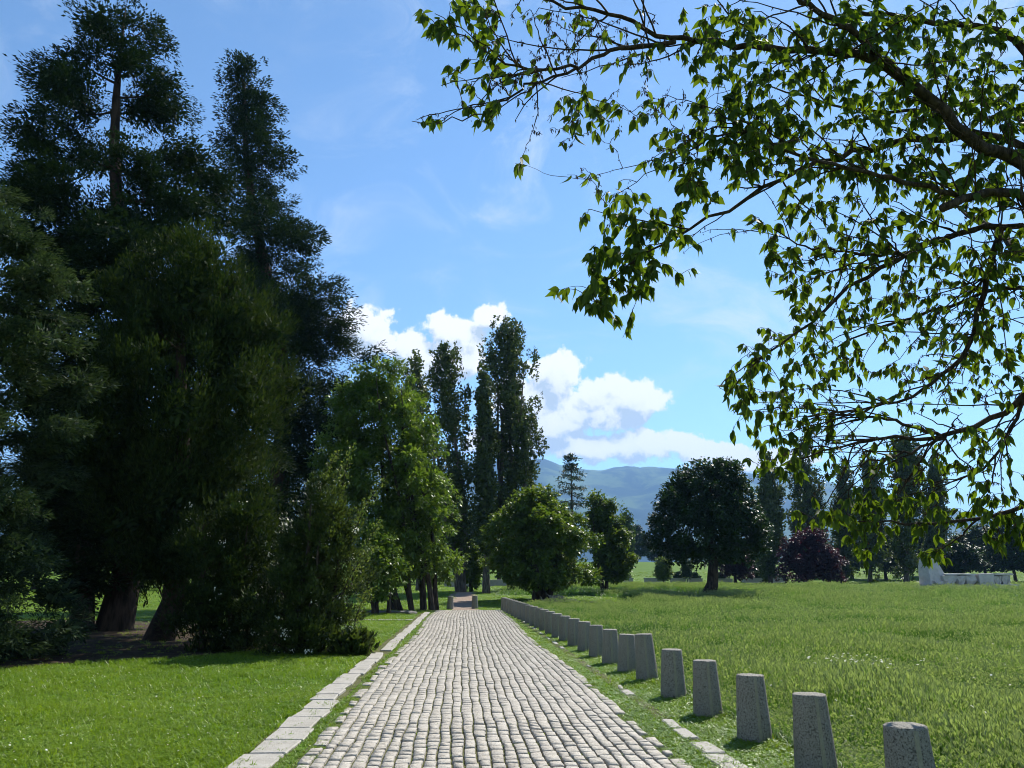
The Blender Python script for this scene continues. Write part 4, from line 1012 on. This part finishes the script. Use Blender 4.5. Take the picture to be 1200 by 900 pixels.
# ------------------------------------------------------------------ grass (uncountable: one object for each kind of sward)
def tuft(name, n_, hgt, spread, wid, mat, seed, lean=.5, seedheads=0, tints=(.0, .12), clover=0):
    r = np.random.default_rng(seed); V_, Q_, T_, ti, tit = [], [], [], [], []; b = 0
    for k in range(n_):
        a_ = r.uniform(0, 6.283); rr_ = spread*math.sqrt(r.random()); p0 = np.array([rr_*math.cos(a_), rr_*math.sin(a_), -.01])
        h = hgt*r.uniform(.5, 1.15); ph = r.uniform(0, 6.283); ln = h*lean*r.uniform(.2, 1.3); d_ = np.array([math.cos(ph), math.sin(ph), 0]); s_ = np.array([-d_[1], d_[0], 0])*wid*r.uniform(.6, 1.2)/2
        m_ = p0+d_*ln*.35+np.array([0, 0, h*.6]); e_ = p0+d_*ln+np.array([0, 0, h])
        V_ += [p0-s_, p0+s_, m_+s_*.8, m_-s_*.8, e_]; Q_.append((b, b+1, b+2, b+3)); T_.append((b+3, b+2, b+4)); t_ = r.uniform(*tints); ti.append(t_); tit.append(t_); b += 5
    for k in range(seedheads):
        a_ = r.uniform(0, 6.283); p0 = np.array([spread*r.random()*math.cos(a_), spread*r.random()*math.sin(a_), 0]); h = hgt*r.uniform(1.15, 1.7); ph = r.uniform(0, 6.28); d_ = np.array([math.cos(ph), math.sin(ph), 0])
        e_ = p0+d_*h*.18+np.array([0, 0, h]); s_ = np.array([-d_[1], d_[0], 0])
        V_ += [p0-s_*wid*.2, p0+s_*wid*.2, e_+s_*wid*.15, e_-s_*wid*.15]; Q_.append((b, b+1, b+2, b+3)); ti.append(.2); b += 4
        for q in range(2):
            s2 = s_ if q == 0 else d_; f = e_+d_*h*.06+np.array([0, 0, h*.16]); mm = (e_+f)/2
            V_ += [e_, mm+s2*wid*1.1, f, mm-s2*wid*1.1]; Q_.append((b, b+1, b+2, b+3)); ti.append(r.uniform(.75, 1)); b += 4
    for k in range(clover):
        a_ = r.uniform(0, 6.283); rr_ = spread*math.sqrt(r.random()); h = hgt*r.uniform(.35, .8); c_ = np.array([rr_*math.cos(a_), rr_*math.sin(a_), h])
        for q in range(3):
            ph = a_+q*2.094; d_ = np.array([math.cos(ph), math.sin(ph), r.uniform(-.2, .3)])*wid*1.6; s_ = np.array([-d_[1], d_[0], 0])*.5
            V_ += [c_, c_+d_*.6+s_, c_+d_, c_+d_*.6-s_]; Q_.append((b, b+1, b+2, b+3)); ti.append(r.uniform(0, .15)); b += 4
    me = mesh_np(name, np.array(V_), np.array(Q_), np.array(T_) if T_ else None, mat, np.array(ti+tit))
    return bpy.data.objects.new(name, me)
def grass_field(name, label, cat, pts, rot, scl, var, tufts):
    me = bpy.data.meshes.new(name); n_ = len(pts); me.vertices.add(n_); me.vertices.foreach_set('co', pts.astype(np.float32).ravel())
    for nm, tp, arr, key in (('rot', 'FLOAT_VECTOR', rot, 'vector'), ('scl', 'FLOAT_VECTOR', scl, 'vector'), ('var', 'INT', var, 'value')):
        a_ = me.attributes.new(nm, tp, 'POINT'); a_.data.foreach_set(key, np.ascontiguousarray(arr, dtype=np.int32 if tp == 'INT' else np.float32).ravel())
    o = tag(obj(name, me), label, cat, kind='stuff')
    ng = bpy.data.node_groups.new(name+'_nodes', 'GeometryNodeTree')
    ng.interface.new_socket('Geometry', in_out='INPUT', socket_type='NodeSocketGeometry'); ng.interface.new_socket('Geometry', in_out='OUTPUT', socket_type='NodeSocketGeometry')
    gi = ng.nodes.new('NodeGroupInput'); go = ng.nodes.new('NodeGroupOutput'); ip = ng.nodes.new('GeometryNodeInstanceOnPoints'); jn = ng.nodes.new('GeometryNodeJoinGeometry')
    for t_ in tufts:
        oi = ng.nodes.new('GeometryNodeObjectInfo'); oi.inputs['Object'].default_value = t_; oi.inputs['As Instance'].default_value = True
        ng.links.new(oi.outputs['Geometry'], jn.inputs[0])
    def na(nm, tp):
        x = ng.nodes.new('GeometryNodeInputNamedAttribute'); x.data_type = tp; x.inputs['Name'].default_value = nm; return x.outputs['Attribute']
    ip.inputs['Pick Instance'].default_value = True
    ng.links.new(gi.outputs[0], ip.inputs['Points']); ng.links.new(jn.outputs[0], ip.inputs['Instance'])
    ng.links.new(na('var', 'INT'), ip.inputs['Instance Index']); ng.links.new(na('rot', 'FLOAT_VECTOR'), ip.inputs['Rotation']); ng.links.new(na('scl', 'FLOAT_VECTOR'), ip.inputs['Scale'])
    ng.links.new(ip.outputs[0], go.inputs[0])
    o.modifiers.new('grass', 'NODES').node_group = ng
    return o
def vnoise(x, y, s, seed):
    r = np.random.default_rng(seed); G_ = r.random((256, 256)); xs, ys = x/s, y/s; i0, j0 = np.floor(xs).astype(int), np.floor(ys).astype(int); fx, fy = xs-i0, ys-j0
    fx = fx*fx*(3-2*fx); fy = fy*fy*(3-2*fy); g = lambda a_, b_: G_[a_ % 256, b_ % 256]
    return (g(i0, j0)*(1-fx)+g(i0+1, j0)*fx)*(1-fy)+(g(i0, j0+1)*(1-fx)+g(i0+1, j0+1)*fx)*fy
def scatter(n_, ymin, ymax, keep, seed):
    """points over the visible ground, denser towards the viewer"""
    r = np.random.default_rng(seed); u = r.random(n_); y = ymin*(ymax/ymin)**(u**.9)
    half = .78*y+1.6; x = r.uniform(-1, 1, n_)*half+.06*y; k = keep(x, y, r); return x[k], y[k], r
def bollard_x(y): return np.interp(y, [5, 7, 10, 14, 18, 22, 26, 38.5], [2.93, 2.88, 2.80, 2.74, 2.58, 2.42, 2.28, 1.80])
litp = np.array(lit_pts)
def in_poly(x, y, P_):
    ins = np.zeros(len(x), bool); j = len(P_)-1
    for i_ in range(len(P_)):
        xi, yi, xj, yj = *P_[i_], *P_[j]
        c_ = ((yi > y) != (yj > y)) & (x < (xj-xi)*(y-yi)/(yj-yi+1e-12)+xi); ins ^= c_; j = i_
    return ins
PLa = lambda y: -1.43+.06*np.sin(y*.35); PRa = lambda y: 1.90-.17*ss(10, 20, y)+.03*np.sin(y*.5)
def keep_lawn(x, y, r):
    on_path = (x > PLa(y)+.03) & (x < PRa(y)-.02) & (y < 38.2)
    on_kerb = (x > -1.96) & (x < -1.57) & (y < 35.5) & (r.random(len(x)) < .96)
    dirt = (np.abs(x+.1) < .62) & (y > 38)
    meadow = (x > bollard_x(y)+.30) & (y < 68) & (((x-5)/5.5)**2+((y-47.5)/7)**2 > .9)
    on_slab = (np.abs(x-2.245+.01*np.maximum(0, y-10)) < .08) & (r.random(len(x)) < .55)
    return ~on_path & ~on_kerb & ~dirt & ~meadow & ~on_slab & ~(in_poly(x, y, litp) & (r.random(len(x)) < .93))
x, y, r_l = scatter(190000, 4.2, 125, keep_lawn, 31); n_ = len(x)
lawn_t = [tuft('lawn_tuft', 13, .050, .055, .0075, M['lawn_blade'], 300+k, .9, 0, (0, .18), 5) for k in range(4)]
sz = (1+.028*np.maximum(0, y-6))*r_l.uniform(.7, 1.35, n_); nearpath = ((x > PLa(y)-.2) & (x < bollard_x(y))); hs = np.where(nearpath, .62, 1.0)
tallv = np.clip(vnoise(x, y, 1.1, 5)*1.1+.45, .5, 1.5)
grass_field('lawn_grass', 'short sunlit mown grass on both sides of the cobbled path', 'grass', np.stack([x, y, ground(x, y)], -1),
    np.stack([r_l.normal(0, .12, n_), r_l.normal(0, .12, n_), r_l.uniform(0, 6.28, n_)], -1), np.stack([sz, sz, sz**.6*hs*tallv], -1), r_l.integers(0, 4, n_), lawn_t)
def keep_meadow(x, y, r):
    far_out = (y >= 62) & (y < 72) & (x > 6)
    return (((x-5)/5.5)**2+((y-47.5)/7)**2 > 1) & ((x > bollard_x(y)+.22) & (y < 62) | far_out)
x, y, r_m = scatter(190000, 4.6, 95, keep_meadow, 41); n_ = len(x)
mead_t = [tuft('meadow_tuft', 14, .15, .075, .0085, M['meadow_blade'], 400+k, .75, 0, (0, .12), 3) for k in range(4)] + \
         [tuft('meadow_tuft', 9, .17, .08, .0080, M['meadow_blade'], 410+k, .6, 5, (0, .2), 0) for k in range(3)]
nz = vnoise(x, y, 6.0, 8)*.6+vnoise(x, y, 1.6, 9)*.4; heads = np.clip((nz-.43)*3.6+(y-13)*.006, 0.02, .62)*ss(7, 15, y)*(1-.6*ss(45, 60, y))
isH = r_m.random(n_) < heads
sz = (1+.030*np.maximum(0, y-6))*r_m.uniform(.7, 1.3, n_); hgt = (.38+.75*vnoise(x, y, 2.4, 10)+.5*vnoise(x, y, .7, 12))*np.where(y > 30, 1.05, 1.0)
edge = np.clip((x-bollard_x(y)-.2)/1.2, .35, 1)
grass_field('meadow_grass', 'longer unmown meadow grass with pale seed heads right of the bollards', 'grass', np.stack([x, y, ground(x, y)], -1),
    np.stack([r_m.normal(0, .12, n_), r_m.normal(0, .12, n_), r_m.uniform(0, 6.28, n_)], -1), np.stack([sz, sz, sz**.45*hgt*edge], -1), np.where(isH, r_m.integers(4, 7, n_), r_m.integers(0, 4, n_)), mead_t)
# moss and grass creeping over the path edges and joints
def keep_edge(x, y, r):
    l = np.abs(x-PLa(y)); q = np.abs(x-PRa(y)); d_ = np.minimum(l, q)
    inside = (x > PLa(y)) & (x < PRa(y))
    return (y < 38) & (((d_ < .16) & (r.random(len(x)) < np.exp(-(d_/.085)**2)) & inside) | (inside & (r.random(len(x)) < .012)))
x, y, r_e = scatter(420000, 4.5, 38, keep_edge, 51); n_ = len(x); sz = (1+.02*np.maximum(0, y-6))*r_e.uniform(.35, .75, n_)
grass_field('joint_grass', 'grass and moss creeping in between the cobbles at the path edges', 'grass', np.stack([x, y, np.full(n_, .0)], -1),
    np.stack([0*x, 0*x, r_e.uniform(0, 6.28, n_)], -1), np.stack([sz, sz, sz*.9], -1), r_e.integers(0, 4, n_), lawn_t)
# small white flowers in the grass
r = np.random.default_rng(61); fl = []
for k in range(70): c_ = at(1025, 790, 11.6); fl.append((c_[0]+r.normal(0, .28), 12.0+r.normal(0, .30), r.uniform(.24, .36)))
for k in range(420):
    y_ = 7*(55/7)**r.random(); x_ = r.uniform(3.4, .75*y_+3); fl.append((x_, y_, r.uniform(.18, .32)))
for k in range(260):
    y_ = 7*(16/7)**r.random(); x_ = r.uniform(-.72*y_-.6, -2.1); fl.append((x_, y_, r.uniform(.03, .06)))
fl = np.array(fl); n_ = len(fl); fl[:, 2] += ground(fl[:, 0], fl[:, 1]); V_, T_ = [], []; b = 0
for q in fl:
    rad = (r.uniform(.011, .020) if q[0] > 0 else r.uniform(.006, .011))*(1+.01*q[1]); a0 = r.uniform(0, 6); tl = r.normal(0, .3, 2)
    V_.append(q+np.array([0, 0, .004])); ring = [(q[0]+rad*math.cos(a0+k*1.047), q[1]+rad*math.sin(a0+k*1.047), q[2]+rad*(tl[0]*math.cos(a0+k*1.047)+tl[1]*math.sin(a0+k*1.047))) for k in range(6)]
    V_ += [np.array(p_) for p_ in ring]; T_ += [(b, b+1+k, b+1+(k+1) % 6) for k in range(6)]; b += 7
tag(obj('white_flowers', mesh_np('white_flowers', np.array(V_), None, np.array(T_), M['petal'], np.repeat(r.random(n_), 6))), 'tiny white daisies and clover heads scattered in the grass', 'flowers', kind='stuff')

# ------------------------------------------------------------------ haze
def haze():
    bm = bmesh.new(); bmesh.ops.create_cube(bm, size=1)
    x0, x1, y0, y1, z0, z1 = -9500, 9500, -300, 9500, -60, 860
    for v_ in bm.verts: v_.co = Vector((x0 if v_.co.x < 0 else x1, y0 if v_.co.y < 0 else y1, z0 if v_.co.z < 0 else z1))
    m = bpy.data.materials.new('haze'); m.use_nodes = True; t = m.node_tree; t.nodes.clear()
    pv = t.nodes.new('ShaderNodeVolumePrincipled'); pv.inputs['Color'].default_value = (.27, .53, 1.0, 1); pv.inputs['Density'].default_value = 1.25e-4; pv.inputs['Anisotropy'].default_value = .2
    o = t.nodes.new('ShaderNodeOutputMaterial'); t.links.new(pv.outputs[0], o.inputs['Volume'])
    tag(obj('haze', bm_mesh('haze', bm, m)), 'blue summer haze over the park and the mountains', 'haze', kind='stuff')
haze()
